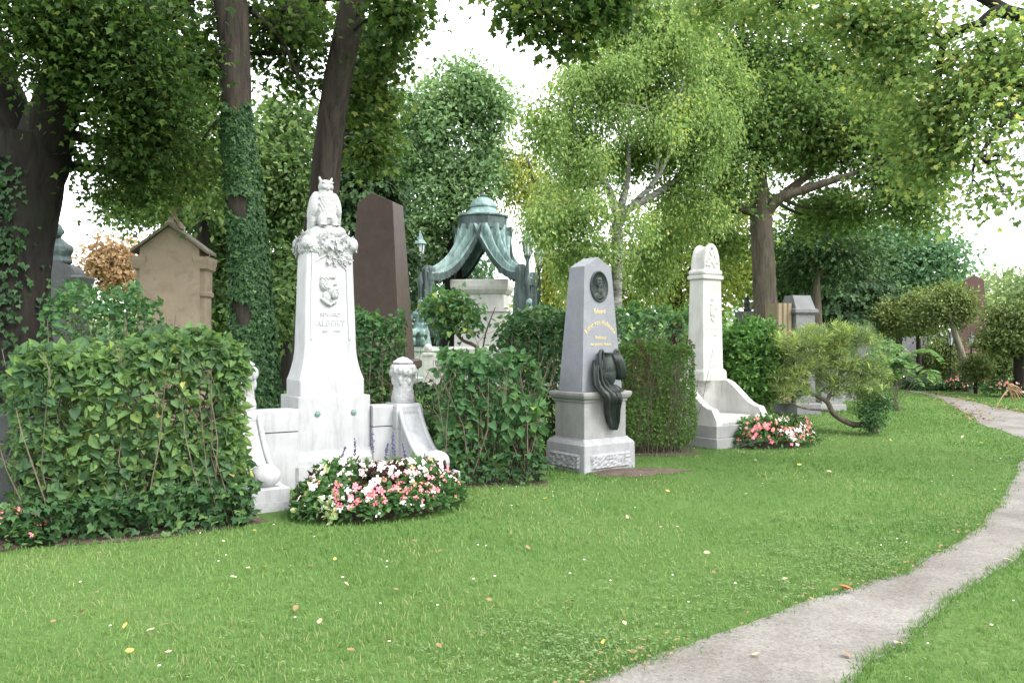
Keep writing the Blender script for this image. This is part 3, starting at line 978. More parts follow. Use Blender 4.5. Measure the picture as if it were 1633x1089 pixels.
# ------------------------------------------------------------------ white marble monument with owl
def owl_monument():
    R = thing('marble_monument', 'tall white marble monument crowned by a carved owl, pink flowers at its foot', 'monument', (A0[0], A0[1], 0), TH_A)
    m, mr = M['marble'], M['marble_rough']
    a = Acc()
    loft(a, [(0, .96, .78), (.235, .96, .78), (.24, .95, .77)], .008)
    bevel(part('base', a, m, R), .006)
    a = Acc()
    loft(a, [(.241, .93, .75), (.29, .93, .75), (.33, .90, .72), (.36, .875, .695), (.395, .865, .685)], .01)
    part('base_moulding', a, m, R)
    a = Acc()
    loft(a, [(.396, .84, .66), (.985, .84, .66), (.99, .835, .655)], .008)
    part('die', a, m, R)
    a = Acc()
    prof = [(.991, .755, .50), (1.165, .755, .50)]
    for k in range(1, 9):
        t = k / 8
        prof.append((1.165 + .46 * t, .755 - (.755 - .60) * (1 - (1 - t) ** 2.2), .50 - .115 * (1 - (1 - t) ** 2.2)))
    prof += [(2.1, .573, .352), (2.63, .545, .32)]
    loft(a, prof, .012)
    part('shaft', a, m, R)
    # slim raised fillets framing the front of the shaft
    for s in (-1, 1):
        a = Acc()
        v = []
        for z, wd, dp in ((1.62, .60, .385), (2.1, .573, .352), (2.60, .545, .32)):
            for dx, dy in ((-.014, 0), (-.014, .012), (.014, .012), (.014, 0)):
                v.append((s * (wd / 2 - .075) + dx, -dp / 2 + .002 - dy, z))
        f = [(0, 1, 2, 3), (11, 10, 9, 8)] + [(i * 4 + j, i * 4 + (j + 1) % 4, (i + 1) * 4 + (j + 1) % 4, (i + 1) * 4 + j) for i in range(2) for j in range(4)]
        a.faces(v, f)
        part('fillet', a, m, R)
    # crown of oak leaves under the owl: a core with overlapping carved leaves
    a = Acc()
    loft(a, [(2.60, .56, .34), (2.65, .59, .37), (2.76, .59, .37), (2.83, .45, .3)], .03)
    for sx in (-1, 1):
        for sy in (-1, 1):
            ellipsoid(a, (sx * .27, sy * .16, 2.71), (.065, .065, .085), 10, 8)
    remeshed('garland_core', a, mr, R, .012, .012, .03, 1)
    a = Acc()
    n = 150
    t = rng.uniform(0, 2 * math.pi, n)
    cxs, sys_ = np.clip(1.3 * np.cos(t), -1, 1), np.clip(1.3 * np.sin(t), -1, 1)
    pos = np.stack([.305 * cxs, .195 * sys_, 2.71 + rng.uniform(-.075, .09, n)], 1)
    outd = np.stack([cxs, sys_, np.zeros(n)], 1)
    leaves(a, 'maple', pos - outd * .012, outd * .35 + rng.normal(0, .35, (n, 3)) + np.array([0, 0, 1.0]) * np.where(rng.uniform(0, 1, n) < .5, 1, -1)[:, None], outd + rng.normal(0, .3, (n, 3)), rng.uniform(.05, .09, n), np.full(n, .5))
    m2 = 34
    fx = np.stack([rng.uniform(-.03, .24, m2), np.full(m2, -.181), 2.62 - rng.uniform(0, .12, m2)], 1)
    leaves(a, 'maple', fx, rng.normal(0, .5, (m2, 3)) * [1, .2, 1] + [.3, -.1, -.6], rng.normal(0, .2, (m2, 3)) + [0, -1, 0], rng.uniform(.045, .08, m2), np.full(m2, .5))
    g = part('leaf_garland', a, mr, R, False, stuff=True)
    so = g.modifiers.new('thickness', 'SOLIDIFY')
    so.thickness = .008
    a = Acc()
    for (x0, z0), (x1, z1) in (((.0, 2.6), (-.16, 2.5)), ((.03, 2.58), (.19, 2.42)), ((.08, 2.55), (.2, 2.52)), ((-.03, 2.56), (.03, 2.49)), ((.12, 2.48), (.22, 2.39))):
        yy = lambda z: -.16 - .003 - (2.63 - z) * .033
        tube(a, [(x0, yy(z0), z0), ((x0 + x1) / 2, yy((z0 + z1) / 2) - .004, (z0 + z1) / 2 + .008), (x1, yy(z1), z1)], [.009, .007, .004], 6, 3)
    part('carved_twig', a, mr, R, True, stuff=True)
    # rock below the claws, then the owl itself
    a = Acc()
    for c, r in (((0, 0, 2.84), (.2, .17, .1)), ((.06, -.06, 2.84), (.17, .14, .1)), ((-.08, -.05, 2.83), (.14, .13, .08)), ((.12, .02, 2.8), (.16, .15, .09))):
        ellipsoid(a, c, r)
    remeshed('rock', a, mr, R, .014, .03, .06, 3)
    a = Acc()
    lathe(a, [(.04, 2.9), (.10, 2.94), (.12, 3.02), (.125, 3.12), (.118, 3.2), (.1, 3.27), (.082, 3.33)], (0, -.01, 0), 20, 0, 1.0, .95)
    ellipsoid(a, (0, -.02, 3.375), (.088, .085, .072), 18, 12)
    ellipsoid(a, (0, -.02, 3.41), (.08, .075, .05), 16, 10)
    ellipsoid(a, (0, -.104, 3.352), (.013, .02, .03))
    for s in (-1, 1):
        ellipsoid(a, (s * .064, -.015, 3.455), (.017, .02, .042), 8, 6, ((0, 1, 0), s * .3))
        ellipsoid(a, (s * .04, -.088, 3.372), (.03, .016, .027))
        ellipsoid(a, (s * .036, -.084, 3.412), (.045, .022, .011), 10, 6, ((0, 1, 0), s * -.35))
        ellipsoid(a, (s * .128, .015, 3.16), (.062, .10, .165), 14, 12, ((0, 1, 0), s * -.16))
        ellipsoid(a, (s * .148, .04, 3.03), (.05, .085, .18), 12, 10, ((0, 1, 0), s * .05))
        ellipsoid(a, (s * .15, .07, 2.9), (.04, .06, .12), 10, 8, ((0, 1, 0), s * .1))
        ellipsoid(a, (s * .068, -.10, 2.98), (.048, .05, .085))
        for k in range(3):
            ellipsoid(a, (s * .07 + (k - 1) * .027, -.155, 2.925), (.012, .034, .017))
    ellipsoid(a, (0, .12, 2.92), (.09, .045, .14))
    # breast feathers in overlapping rows
    for r in range(7):
        for c in range(7):
            x = (c - 3 + .5 * (r % 2)) * .03
            z = 3.25 - r * .038
            y = -.01 - .95 * math.sqrt(max(.0004, .122 ** 2 - x * x)) - .002
            if abs(x) < .1:
                ellipsoid(a, (x, y, z), (.016, .01, .024), 8, 6)
    remeshed('owl_statue', a, mr, R, .0065, .007, .018, 2)
    # portrait and letters
    relief('portrait_relief', head_profile(1, .05), .3, .38, 56, 70, R, mr, (-.01, -.1775, 2.19), -.033)
    for s, sz, z in (('EDUARD', .06, 1.885), ('ALBERT', .1, 1.775), ('1841 - 1900', .045, 1.70)):
        text_part('lettering', s, sz, R, (0, -.176 - (2.1 - z) * .034 - .003, z), (math.pi / 2 - .033, 0, 0), m, .004)
    # two bronze rosettes on the die
    for x in (-.2, .22):
        a = Acc()
        for k in range(6):
            t = k * math.pi / 3
            ellipsoid(a, (x + .022 * math.cos(t), -.336, .80 + .022 * math.sin(t)), (.014, .012, .014), 8, 6)
        ellipsoid(a, (x, -.34, .80), (.012, .014, .012), 8, 6)
        remeshed('rosette', a, M['verdigris'], R, .005, 0, .05, 1)
    # wing walls, piers and scrolled arms
    for s, lx in ((-1, -1.0), (1, .84)):
        x0, x1 = s * .425, lx - s * .16
        cxm, w = (x0 + x1) / 2, abs(x1 - x0)
        a = Acc()
        loft(a, [(0, w, .26), (.62, w, .26)], .004, cxm, -.26)
        part('wing_wall', a, m, R)
        a = Acc()
        loft(a, [(.632, w - .002, .266), (.85, w - .002, .266), (.866, w - .004, .24)], .004, cxm, -.26)
        part('coping', a, m, R)
        a = Acc()
        loft(a, [(0, .33, .40), (.60, .33, .40), (.605, .345, .415), (.79, .345, .415), (.85, .32, .39), (.88, .28, .35)], .01, lx, -.30)
        part('pier', a, m, R)
        a = Acc()
        for sc_, mi_ in ((1, 0),):
            lathe(a, [(.135, .875), (.14, .93), (.125, .99), (.115, 1.06), (.118, 1.13), (.135, 1.2), (.15, 1.26), (.152, 1.30), (.135, 1.33), (.11, 1.335)], (lx, -.30, 0), 20)
        for k in range(14):
            t = k / 14 * 2 * math.pi
            ellipsoid(a, (lx + .14 * math.cos(t), -.3 + .14 * math.sin(t), 1.25 + .02 * math.sin(k * 5)), (.026, .026, .05), 8, 6)
            if k % 2:
                ellipsoid(a, (lx + .125 * math.cos(t), -.3 + .125 * math.sin(t), 1.15), (.022, .022, .06), 8, 6)
        remeshed('carved_head', a, mr, R, .009, .012, .03, 1)
        a = Acc()
        lathe(a, [(.125, 1.343), (.128, 1.36), (.06, 1.405), (.01, 1.42)], (lx, -.30, 0), 8)
        part('cap', a, m, R)
        # scroll sweeping forward
        a = Acc()
        top = [(-.48, .82)] + [(-.48 - .72 * t, .30 + .50 * (1 - t) ** 2.1) for t in np.linspace(0.05, 1, 14)]
        pts = [(y, z) for y, z in top] + [(-1.26, .22), (-.48, .22)]
        extrude_profile(a, pts, lx - .125, lx + .125)
        part('scroll', a, m, R)
        for e in (-1, 1):
            a = Acc()
            tube(a, [(lx + e * .12, y, z + .005) for y, z in top[::3]], [.03] * len(top[::3]), 8, 4)
            part('scroll_rib', a, m, R, True)
        a = Acc()
        ellipsoid(a, (lx, -1.17, .30), (.15, .15, .12), 20, 14)
        part('ball', a, m, R, True)
        a = Acc()
        loft(a, [(.085, .36, .98), (.205, .36, .98), (.21, .35, .97)], .006, lx, -.90)
        part('plinth', a, m, R)
        a = Acc()
        loft(a, [(0, .38, 1.02), (.084, .38, 1.02)], .006, lx, -.90)
        part('footing', a, mr, R)


owl_monument()


# ------------------------------------------------------------------ grey granite obelisk with bronze urn
def draped_sheet(acc, rows, nx, fold, seed, thick=0.012):
    """rows: (centre x, front y, z, half width); cloth with folds, closed at the back"""
    v = []
    for i, (x, y, z, hw) in enumerate(rows):
        for j in range(nx):
            t = j / (nx - 1) * 2 - 1
            ph = t * 10 + seed + 0.35 * math.sin(i * .8 + seed) + i * .12
            v.append((x + t * hw, y - fold * (0.6 * math.sin(ph) + 0.4 * math.sin(2.3 * ph + i * .3) + .5) - .03 * (1 - t * t), z + .012 * math.sin(ph * 1.4)))
    n = len(rows)
    off = len(v)
    v += [(p[0], rows[k // nx][1] + thick, p[2]) for k, p in enumerate(list(v))]
    f = []
    for i in range(n - 1):
        for j in range(nx - 1):
            q = (i * nx + j, i * nx + j + 1, (i + 1) * nx + j + 1, (i + 1) * nx + j)
            f += [q, tuple(k + off for k in q[::-1])]
    for i in range(n - 1):
        f.append((i * nx, (i + 1) * nx, (i + 1) * nx + off, i * nx + off))
        f.append(((i + 1) * nx - 1, (i + 1) * nx - 1 + off, (i + 2) * nx - 1 + off, (i + 2) * nx - 1))
    for j in range(nx - 1):
        k = (n - 1) * nx
        f += [(j + 1, j, j + off, j + 1 + off), (k + j, k + j + 1, k + j + 1 + off, k + j + off)]
    return acc.faces(v, f)


def urn_obelisk():
    c = math.cos(TH_B), math.sin(TH_B)
    ctr = B_CORNER + .43 * np.array([c[0], c[1]]) + .375 * np.array([-c[1], c[0]])
    R = thing('granite_obelisk', 'grey granite obelisk with dark bronze draped urn and gilt inscription', 'monument', (ctr[0], ctr[1], 0), TH_B)
    a = Acc()
    loft(a, [(0, .86, .76), (.255, .85, .75)], .012)
    o = part('base', a, M['granite_base'], R)
    # rusticated faces of the base
    for k, (nx, wd, of) in enumerate(((0, .66, .42), (1, .58, .42))):
        a = Acc()
        N1, N2 = 26, 10
        v = []
        for j in range(N2):
            for i in range(N1):
                u, w = i / (N1 - 1) * 2 - 1, j / (N2 - 1)
                edge = 0 if i in (0, N1 - 1) or j in (0, N2 - 1) else 1
                h = edge * (.012 + random.uniform(0, .022))
                z = .035 + .19 * w
                v.append((u * wd / 2, -.379 - h, z) if nx == 0 else (-.429 - h, u * wd / 2, z))
        f = [(j * N1 + i, j * N1 + i + 1, (j + 1) * N1 + i + 1, (j + 1) * N1 + i) for j in range(N2 - 1) for i in range(N1 - 1)]
        if nx:
            f = [q[::-1] for q in f]
        a.faces(v, f)
        part('rusticated_panel', a, M['granite_base'], R)
    a = Acc()
    loft(a, [(.256, .85, .75), (.33, .845, .745), (.36, .80, .70), (.385, .755, .62), (.40, .75, .60)], .012)
    part('base_moulding', a, M['granite_base'], R)
    a = Acc()
    loft(a, [(.402, .70, .565), (.85, .70, .565)], .005)
    part('die', a, M['granite_die'], R)
    a = Acc()
    loft(a, [(.851, .73, .59), (.875, .74, .60), (.90, .79, .65), (.935, .82, .68), (.965, .82, .68), (.975, .80, .66)], .008)
    part('cornice', a, M['granite_die'], R)
    # tapering shaft with a low gable, ridge running front to back
    a = Acc()
    w0, d0, w1, d1, z0, z1, za = .67, .46, .45, .29, .976, 2.54, 2.665
    v = [(-w0 / 2, -d0 / 2, z0), (w0 / 2, -d0 / 2, z0), (w0 / 2, d0 / 2, z0), (-w0 / 2, d0 / 2, z0), (-w1 / 2, -d1 / 2, z1), (w1 / 2, -d1 / 2, z1), (w1 / 2, d1 / 2, z1), (-w1 / 2, d1 / 2, z1), (0, -d1 / 2 + .006, za), (0, d1 / 2 - .006, za)]
    a.faces(v, [(0, 3, 2, 1), (0, 1, 5, 8, 4), (2, 3, 7, 9, 6), (1, 2, 6, 5), (3, 0, 4, 7), (4, 8, 9, 7), (5, 6, 9, 8)])
    bevel(part('shaft', a, M['granite'], R), .004)
    tilt = -math.atan((d0 - d1) / 2 / (z1 - z0))
    fy = lambda z: -(d0 / 2 + (d1 - d0) / 2 * (z - z0) / (z1 - z0))
    # oval bronze medallion
    a = Acc()
    n = 36
    v, f = [], []
    ringp = [(1.0, 0.0), (1.0, .016), (.94, .024), (.88, .014), (.86, .006), (.0, .004)]
    for r, y in ringp:
        for k in range(n):
            t = 2 * math.pi * k / n
            v.append((.148 * r * math.cos(t), -y, .198 * r * math.sin(t)))
    for i in range(len(ringp) - 1):
        f += [(i * n + k, i * n + (k + 1) % n, (i + 1) * n + (k + 1) % n, (i + 1) * n + k) for k in range(n)]
    a.faces(v, f)
    md = part('medallion', a, M['bronze'], R, True)
    md.location = (0, fy(2.29) - .001, 2.29)
    md.rotation_euler = (tilt, 0, 0)
    def front_head(u, v):
        h = .034
        g = np.maximum.reduce([bump_(u, v, .05, .2, .42, .55, h), bump_(u, v, .05, -.35, .34, .4, h), bump_(u, v, -.05, -.8, .75, .35, .6 * h), bump_(u, v, .12, .12, .1, .22, 1.3 * h), bump_(u, v, .0, .52, .45, .25, 1.05 * h), bump_(u, v, -.3, .25, .14, .3, .95 * h)])
        g -= bump_(u, v, -.08, .2, .11, .07, .6 * h) + bump_(u, v, .28, .2, .09, .07, .6 * h) + bump_(u, v, .1, -.18, .2, .04, .5 * h)
        return np.clip(g + np.where((v < -.2) & (g > .2 * h), .1 * h * np.sin(u * 26 + v * 12), 0), 0, None)
    p = relief('portrait_relief', front_head, .23, .32, 40, 50, md, M['bronze'], (0, -.003, 0))
    # gilt lettering
    def line(s, sz, z, sx=1.0, x=0.0):
        text_part('lettering', s, sz, R, (x, fy(z) - .002, z), (math.pi / 2 + tilt, 0, 0), M['gold'], .0015, sx=sx)
    line('Eduard', .085, 1.955, .78)
    line('Professor', .058, 1.63, .82)
    line('der gerichtl. Medizin', .052, 1.55, .8)
    line('Aug.', .032, 1.435, .8, .235)
    line('1897', .032, 1.36, .8, .25)
    s, rad, zc = 'Ritter von Hofmann', .30, 1.515
    adv = {'i': .5, 't': .6, 'r': .65, 'f': .55, ' ': .5, 'm': 1.45, 'R': 1.2, 'H': 1.25}
    ws = [adv.get(ch, 1.0) for ch in s]
    tot, acc_ = sum(ws), 0.0
    for ch, w in zip(s, ws):
        t = ((acc_ + w / 2) / tot - .5) * 1.95
        acc_ += w
        if ch == ' ':
            continue
        z = zc + rad * math.cos(t)
        o = text_part('letter', ch, .088, R, (0, 0, 0), (0, 0, 0), M['gold'], .0015, sx=.72)
        o.matrix_local = Matrix.Translation((rad * 0.92 * math.sin(t), fy(z) - .002, z)) @ Matrix.Rotation(math.pi / 2 + tilt, 4, 'X') @ Matrix.Rotation(-t * .85, 4, 'Z') @ Matrix.Diagonal((.68, 1, 1, 1))
    # bronze urn
    bz = M['bronze']
    y0 = -.30
    U = link('urn', None, R)
    a = Acc()
    lathe(a, [(.03, 0), (.07, .01), (.10, .05), (.122, .11), (.128, .18), (.126, .185), (.128, .19), (.124, .26), (.11, .32), (.095, .36), (.09, .39), (.105, .41), (.11, .42), (.06, .425)], (0, y0, 1.04), 28)
    part('urn_body', a, bz, U, True)
    a = Acc()
    lathe(a, [(.09, 0), (.09, .02), (.06, .03), (.04, .055), (.03, .075)], (0, y0, .977), 20)
    part('urn_foot', a, bz, U, True)
    for s in (-1, 1):
        a = Acc()
        tube(a, [(s * .10, y0 - .05, 1.16), (s * .155, y0 - .06, 1.25), (s * .165, y0 - .06, 1.38), (s * .15, y0 - .05, 1.47), (s * .115, y0 - .045, 1.485), (s * .092, y0 - .04, 1.44), (s * .09, y0 - .04, 1.36)], [.026, .024, .022, .022, .022, .02, .02], 10, 4)
        part('urn_handle', a, bz, U, True)
    # veil over the urn, falling across the cornice
    a = Acc()
    draped_sheet(a, [(.08, y0 - .06, 1.455, .05), (.085, y0 - .11, 1.42, .07), (.10, y0 - .135, 1.36, .075), (.13, y0 - .13, 1.28, .07), (.155, y0 - .11, 1.2, .06), (.16, y0 - .09, 1.13, .05)], 16, .014, .7, .05)
    part('veil', a, bz, U, True)
    a = Acc()
    rows = [(-.13, y0 + .0, 1.36, .06), (-.15, y0 - .02, 1.25, .075), (-.15, y0 - .04, 1.14, .09), (-.12, y0 - .06, 1.06, .12), (-.07, y0 - .10, 1.0, .15), (-.04, y0 - .145, .965, .155), (-.02, y0 - .15, .9, .13), (.0, y0 - .12, .84, .115), (.02, y0 - .085, .76, .105), (.05, y0 - .06, .68, .095), (.075, y0 - .045, .6, .08), (.09, y0 - .035, .54, .05), (.085, y0 - .03, .51, .02)]
    draped_sheet(a, rows, 44, .03, 2.1, .045)
    part('hanging_cloth', a, bz, U, True)
    a = Acc()
    draped_sheet(a, [(-.01, y0 - .06, 1.06, .1), (.0, y0 - .1, 1.02, .14), (.02, y0 - .135, .985, .12)], 14, .02, 4.0, .05)
    box(a, (.045, y0 - .145, .99), (.16, .06, .025))
    part('cloth_fold', a, bz, U, False)


urn_obelisk()


# ------------------------------------------------------------------ white pillar rising from a curved stone bench
def bench_pillar():
    R = thing('stone_pillar', 'slim white stone pillar with rounded top rising from a curved bench', 'monument', (3.12, 12.9, 0), TH_C)
    m = M['limestone']
    a = Acc()
    loft(a, [(1.16, .475, .33), (2.58, .425, .285)], .006)
    part('shaft', a, m, R)
    a = Acc()
    loft(a, [(.98, .56, .42), (1.12, .55, .41), (1.16, .49, .345)], .008)
    part('shaft_foot', a, m, R)
    a = Acc()
    loft(a, [(2.581, .44, .30), (2.6, .485, .345), (2.645, .485, .345), (2.655, .46, .32)], .008)
    part('ledge', a, m, R)
    a = Acc()
    for yy in np.linspace(-.12, .12, 5):
        ellipsoid(a, (-.19, yy, 2.70), (.05, .055, .05), 10, 8)
        ellipsoid(a, (.19, yy, 2.70), (.05, .055, .05), 10, 8)
    for xx in np.linspace(-.16, .16, 6):
        ellipsoid(a, (xx, -.13, 2.70), (.036, .035, .05), 10, 8)
        ellipsoid(a, (xx, .13, 2.70), (.036, .035, .05), 10, 8)
    loft(a, [(2.645, .40, .27), (2.75, .38, .25)], .01)
    remeshed('scroll_band', a, m, R, .012, .006, .03, 2)
    # saddle-shaped head: pointed arch section, pinched between front and back
    a = Acc()
    v, f = [], []
    N = 15
    ys = [-.14, -.115, -.09, -.055, -.02, .02, .055, .09, .115, .14]
    ks = [.985, 1.0, .985, .93, .90, .90, .92, .96, .98, .965]
    for y, k in zip(ys, ks):
        for i in range(N):
            t = i / (N - 1) * math.pi
            x = .185 * math.cos(t)
            z = 2.74 + (.43 * math.sin(t) ** .8 - (0 if y < -.08 else .0)) * k
            v.append((x * (k if 0 < i < N - 1 else 1), y, z if 0 < i < N - 1 else 2.74))
    for i in range(len(ys) - 1):
        f += [(i * N + j, i * N + j + 1, (i + 1) * N + j + 1, (i + 1) * N + j) for j in range(N - 1)]
    f += [tuple(range(N))[::-1], tuple(range((len(ys) - 1) * N, len(ys) * N))]
    a.faces(v, f)
    part('pillar_head', a, m, R)
    a = Acc()
    for k in range(34):
        t = random.uniform(.1, math.pi - .1)
        r = random.uniform(.2, .9)
        ellipsoid(a, (.15 * r * math.cos(t), -.142, 2.78 + .34 * r * math.sin(t)), (.02, .012, .028), 8, 6, ((0, 1, 0), random.uniform(-1, 1)))
    ellipsoid(a, (0, -.145, 3.1), (.03, .02, .035), 10, 8)
    remeshed('wreath_carving', a, m, R, .008, .006, .02, 1)
    tilt = -math.atan(.0225 / 1.42)
    relief('portrait_relief', head_profile(-1, .026), .24, .42, 40, 56, R, m, (.015, -.149, 2.12), tilt)
    text_part('lettering', 'TH. BILLROTH', .058, R, (0, -.157, 1.78), (math.pi / 2 + tilt, 0, 0), M['letter_grey'], .001, sx=.86)
    text_part('lettering', '1829 - 1894', .045, R, (0, -.159, 1.68), (math.pi / 2 + tilt, 0, 0), M['letter_grey'], .001, sx=.86)
    # curved back and arms in one sweep
    n, inner, outer = 26, [], []
    for i in range(n + 1):
        t = i / n * 2 - 1
        s = 1 if t > 0 else -1
        q = abs(t)
        if q < .45:                                  # rounded back
            an = q / .45 * math.pi / 2
            x, y = math.sin(an) * .53, .12 - (1 - math.cos(an)) * .34 + .12
            nx, ny = math.sin(an), math.cos(an)
        else:
            u = (q - .45) / .55
            x, y, nx, ny = .53 + .02 * u, -.10 - .66 * u, 1, 0
        h = 1.0 if q < .3 else 1.0 - .42 * (0.5 - 0.5 * math.cos(math.pi * min(1, (q - .3) / .62)))
        if q > .93:
            h -= .16 * ((q - .93) / .07) ** 2
        inner.append((s * (x - .07 * nx), y - .07 * ny, h))
        outer.append((s * (x + .07 * nx), y + .07 * ny, h))
    a = Acc()
    v, f = [], []
    for (xi, yi, h), (xo, yo, _) in zip(inner, outer):
        v += [(xi, yi, .30), (xi, yi, h - .015), (xi + (xo - xi) * .15, yi + (yo - yi) * .15, h), (xi + (xo - xi) * .85, yi + (yo - yi) * .85, h), (xo, yo, h - .015), (xo, yo, .30)]
    k = 6
    for i in range(n):
        f += [(i * k + j, (i + 1) * k + j, (i + 1) * k + (j + 1) % k, i * k + (j + 1) % k) for j in range(k)]
    f += [tuple(range(k)), tuple(range(n * k, n * k + k))[::-1]]
    a.faces(v, f)
    part('bench_back', a, m, R)
    for nm, grow, zl, zh in (('bench_step', .03, .155, .335), ('bench_base', .085, 0, .154)):
        a = Acc()
        pts = [(x + (.0 if abs(x) < .01 else math.copysign(grow, x)), y + (grow if y > 0 else -grow * (1 if y < -.7 else 0))) for x, y, _ in outer]
        N = len(pts)
        v = [(x, y, zl) for x, y in pts] + [(x, y, zh) for x, y in pts]
        f = [tuple(range(N))[::-1], tuple(range(N, 2 * N))] + [(i, (i + 1) % N, (i + 1) % N + N, i + N) for i in range(N)]
        a.faces(v, f)
        bevel(part(nm, a, M['stone_light'], R), .008)
    a = Acc()
    loft(a, [(.337, .86, .62), (.43, .86, .62), (.44, .84, .6)], .01, 0, -.25)
    part('seat', a, m, R)


M['stone_light'] = stone('light_grey_stone', (0.216, 0.2136, 0.2096), (0.28, 0.2776, 0.272), (0.144, 0.144, 0.14), 0.5, 5.0, 90, 0.75, 0.1)
bench_pillar()


# ------------------------------------------------------------------ brown obelisk and the stones behind the hedges
def brown_obelisk():
    R = thing('brown_obelisk', 'massive polished brown granite obelisk with slanted top, behind the white owl monument', 'monument', (P(607, 0, 16.5)[0], 16.5, 0), math.radians(-13))
    a = Acc()
    w0, d0, w1, d1, z0, z1, za = 1.18, .86, .76, .60, 1.24, 4.42, 4.62
    v = [(-w0 / 2, -d0 / 2, z0), (w0 / 2, -d0 / 2, z0), (w0 / 2, d0 / 2, z0), (-w0 / 2, d0 / 2, z0), (-w1 / 2, -d1 / 2, z1), (w1 / 2, -d1 / 2, z1), (w1 / 2, d1 / 2, z1), (-w1 / 2, d1 / 2, z1), (-.08, -d1 / 2 + .005, za), (-.08, d1 / 2 - .005, za)]
    a.faces(v, [(0, 3, 2, 1), (0, 1, 5, 8, 4), (2, 3, 7, 9, 6), (1, 2, 6, 5), (3, 0, 4, 7), (4, 8, 9, 7), (5, 6, 9, 8)])
    bevel(part('shaft', a, M['granite_brown'], R), .008)
    a = Acc()
    loft(a, [(1.02, 1.3, .98), (1.08, 1.42, 1.1), (1.2, 1.42, 1.1), (1.238, 1.3, .98)], .01)
    part('cornice', a, M['granite_brown'], R)
    a = Acc()
    loft(a, [(.34, 1.22, .9), (1.019, 1.2, .88)], .008)
    part('die', a, M['granite_brown'], R)
    a = Acc()
    loft(a, [(0, 1.6, 1.28), (.2, 1.6, 1.28), (.26, 1.45, 1.12), (.338, 1.3, .98)], .01)
    part('base', a, M['granite_brown'], R)


brown_obelisk()


def sandstone_stele():
    d = 13.5
    R = thing('sandstone_stele', 'buff sandstone gabled stele with small cross, seen from behind', 'monument', (P(266, 0, d)[0], d + .3, 0), math.radians(6))
    W, D, H = .98, .52, 3.18
    a = Acc()
    v = [(-W / 2, -D / 2, .3), (W / 2, -D / 2, .3), (W / 2, D / 2, .3), (-W / 2, D / 2, .3), (-W / 2, -D / 2, H), (W / 2, -D / 2, H), (W / 2, D / 2, H), (-W / 2, D / 2, H), (0, -D / 2, H + .38), (0, D / 2, H + .38)]
    a.faces(v, [(0, 3, 2, 1), (0, 1, 5, 8, 4), (2, 3, 7, 9, 6), (1, 2, 6, 5), (3, 0, 4, 7), (4, 8, 9, 7), (5, 6, 9, 8)])
    bevel(part('body', a, M['sandstone'], R), .01)
    for s in (-1, 1):
        a = Acc()
        n = np.array([s * .58, 0, -.44]) / .728
        p0, p1 = np.array([0, 0, H + .385]), np.array([s * .62, 0, H - .085])
        v = [(p0[0], -D / 2 - .06, p0[2]), (p1[0], -D / 2 - .06, p1[2]), (p1[0], D / 2 + .06, p1[2]), (p0[0], D / 2 + .06, p0[2])]
        v += [(x, y, z + .05) for x, y, z in v]
        a.faces(v, [(0, 1, 2, 3), (7, 6, 5, 4), (0, 4, 5, 1), (1, 5, 6, 2), (2, 6, 7, 3), (3, 7, 4, 0)])
        part('roof_slab', a, M['slate'], R)
        a = Acc()
        loft(a, [(2.35, .1, .44), (2.38, .16, .5), (2.44, .17, .5), (2.46, .12, .46), (2.8, .12, .46), (2.84, .2, .56), (2.93, .24, .58), (2.98, .26, .6), (3.04, .27, .6)], .006, s * (W / 2 + .02), .02)
        part('capital', a, M['sandstone'], R)
        a = Acc()
        loft(a, [(.75, .1, .42), (2.349, .1, .42)], .006, s * (W / 2 + .02), .02)
        part('pilaster', a, M['sandstone'], R)
        a = Acc()
        loft(a, [(.3, .2, .56), (.5, .2, .56), (.55, .28, .6), (.64, .28, .6), (.7, .2, .5), (.749, .14, .46)], .01, s * (W / 2 + .02), .02)
        part('pilaster_base', a, M['sandstone'], R)
    a = Acc()
    loft(a, [(0, 1.3, .85), (.28, 1.3, .85), (.299, 1.2, .75)], .01)
    part('plinth', a, M['sandstone'], R)
    X = link('finial_cross', None, R)
    a = Acc()
    loft(a, [(H + .36, .28, .28), (H + .46, .24, .24), (H + .5, .16, .16), (H + .56, .12, .12)], .01)
    part('cross_foot', a, M['sandstone'], X)
    a = Acc()
    box(a, (0, 0, H + .70), (.085, .075, .29))
    part('cross_post', a, M['sandstone'], X)
    a = Acc()
    box(a, (0, 0, H + .745), (.24, .07, .075))
    part('cross_arm', a, M['sandstone'], X)


sandstone_stele()


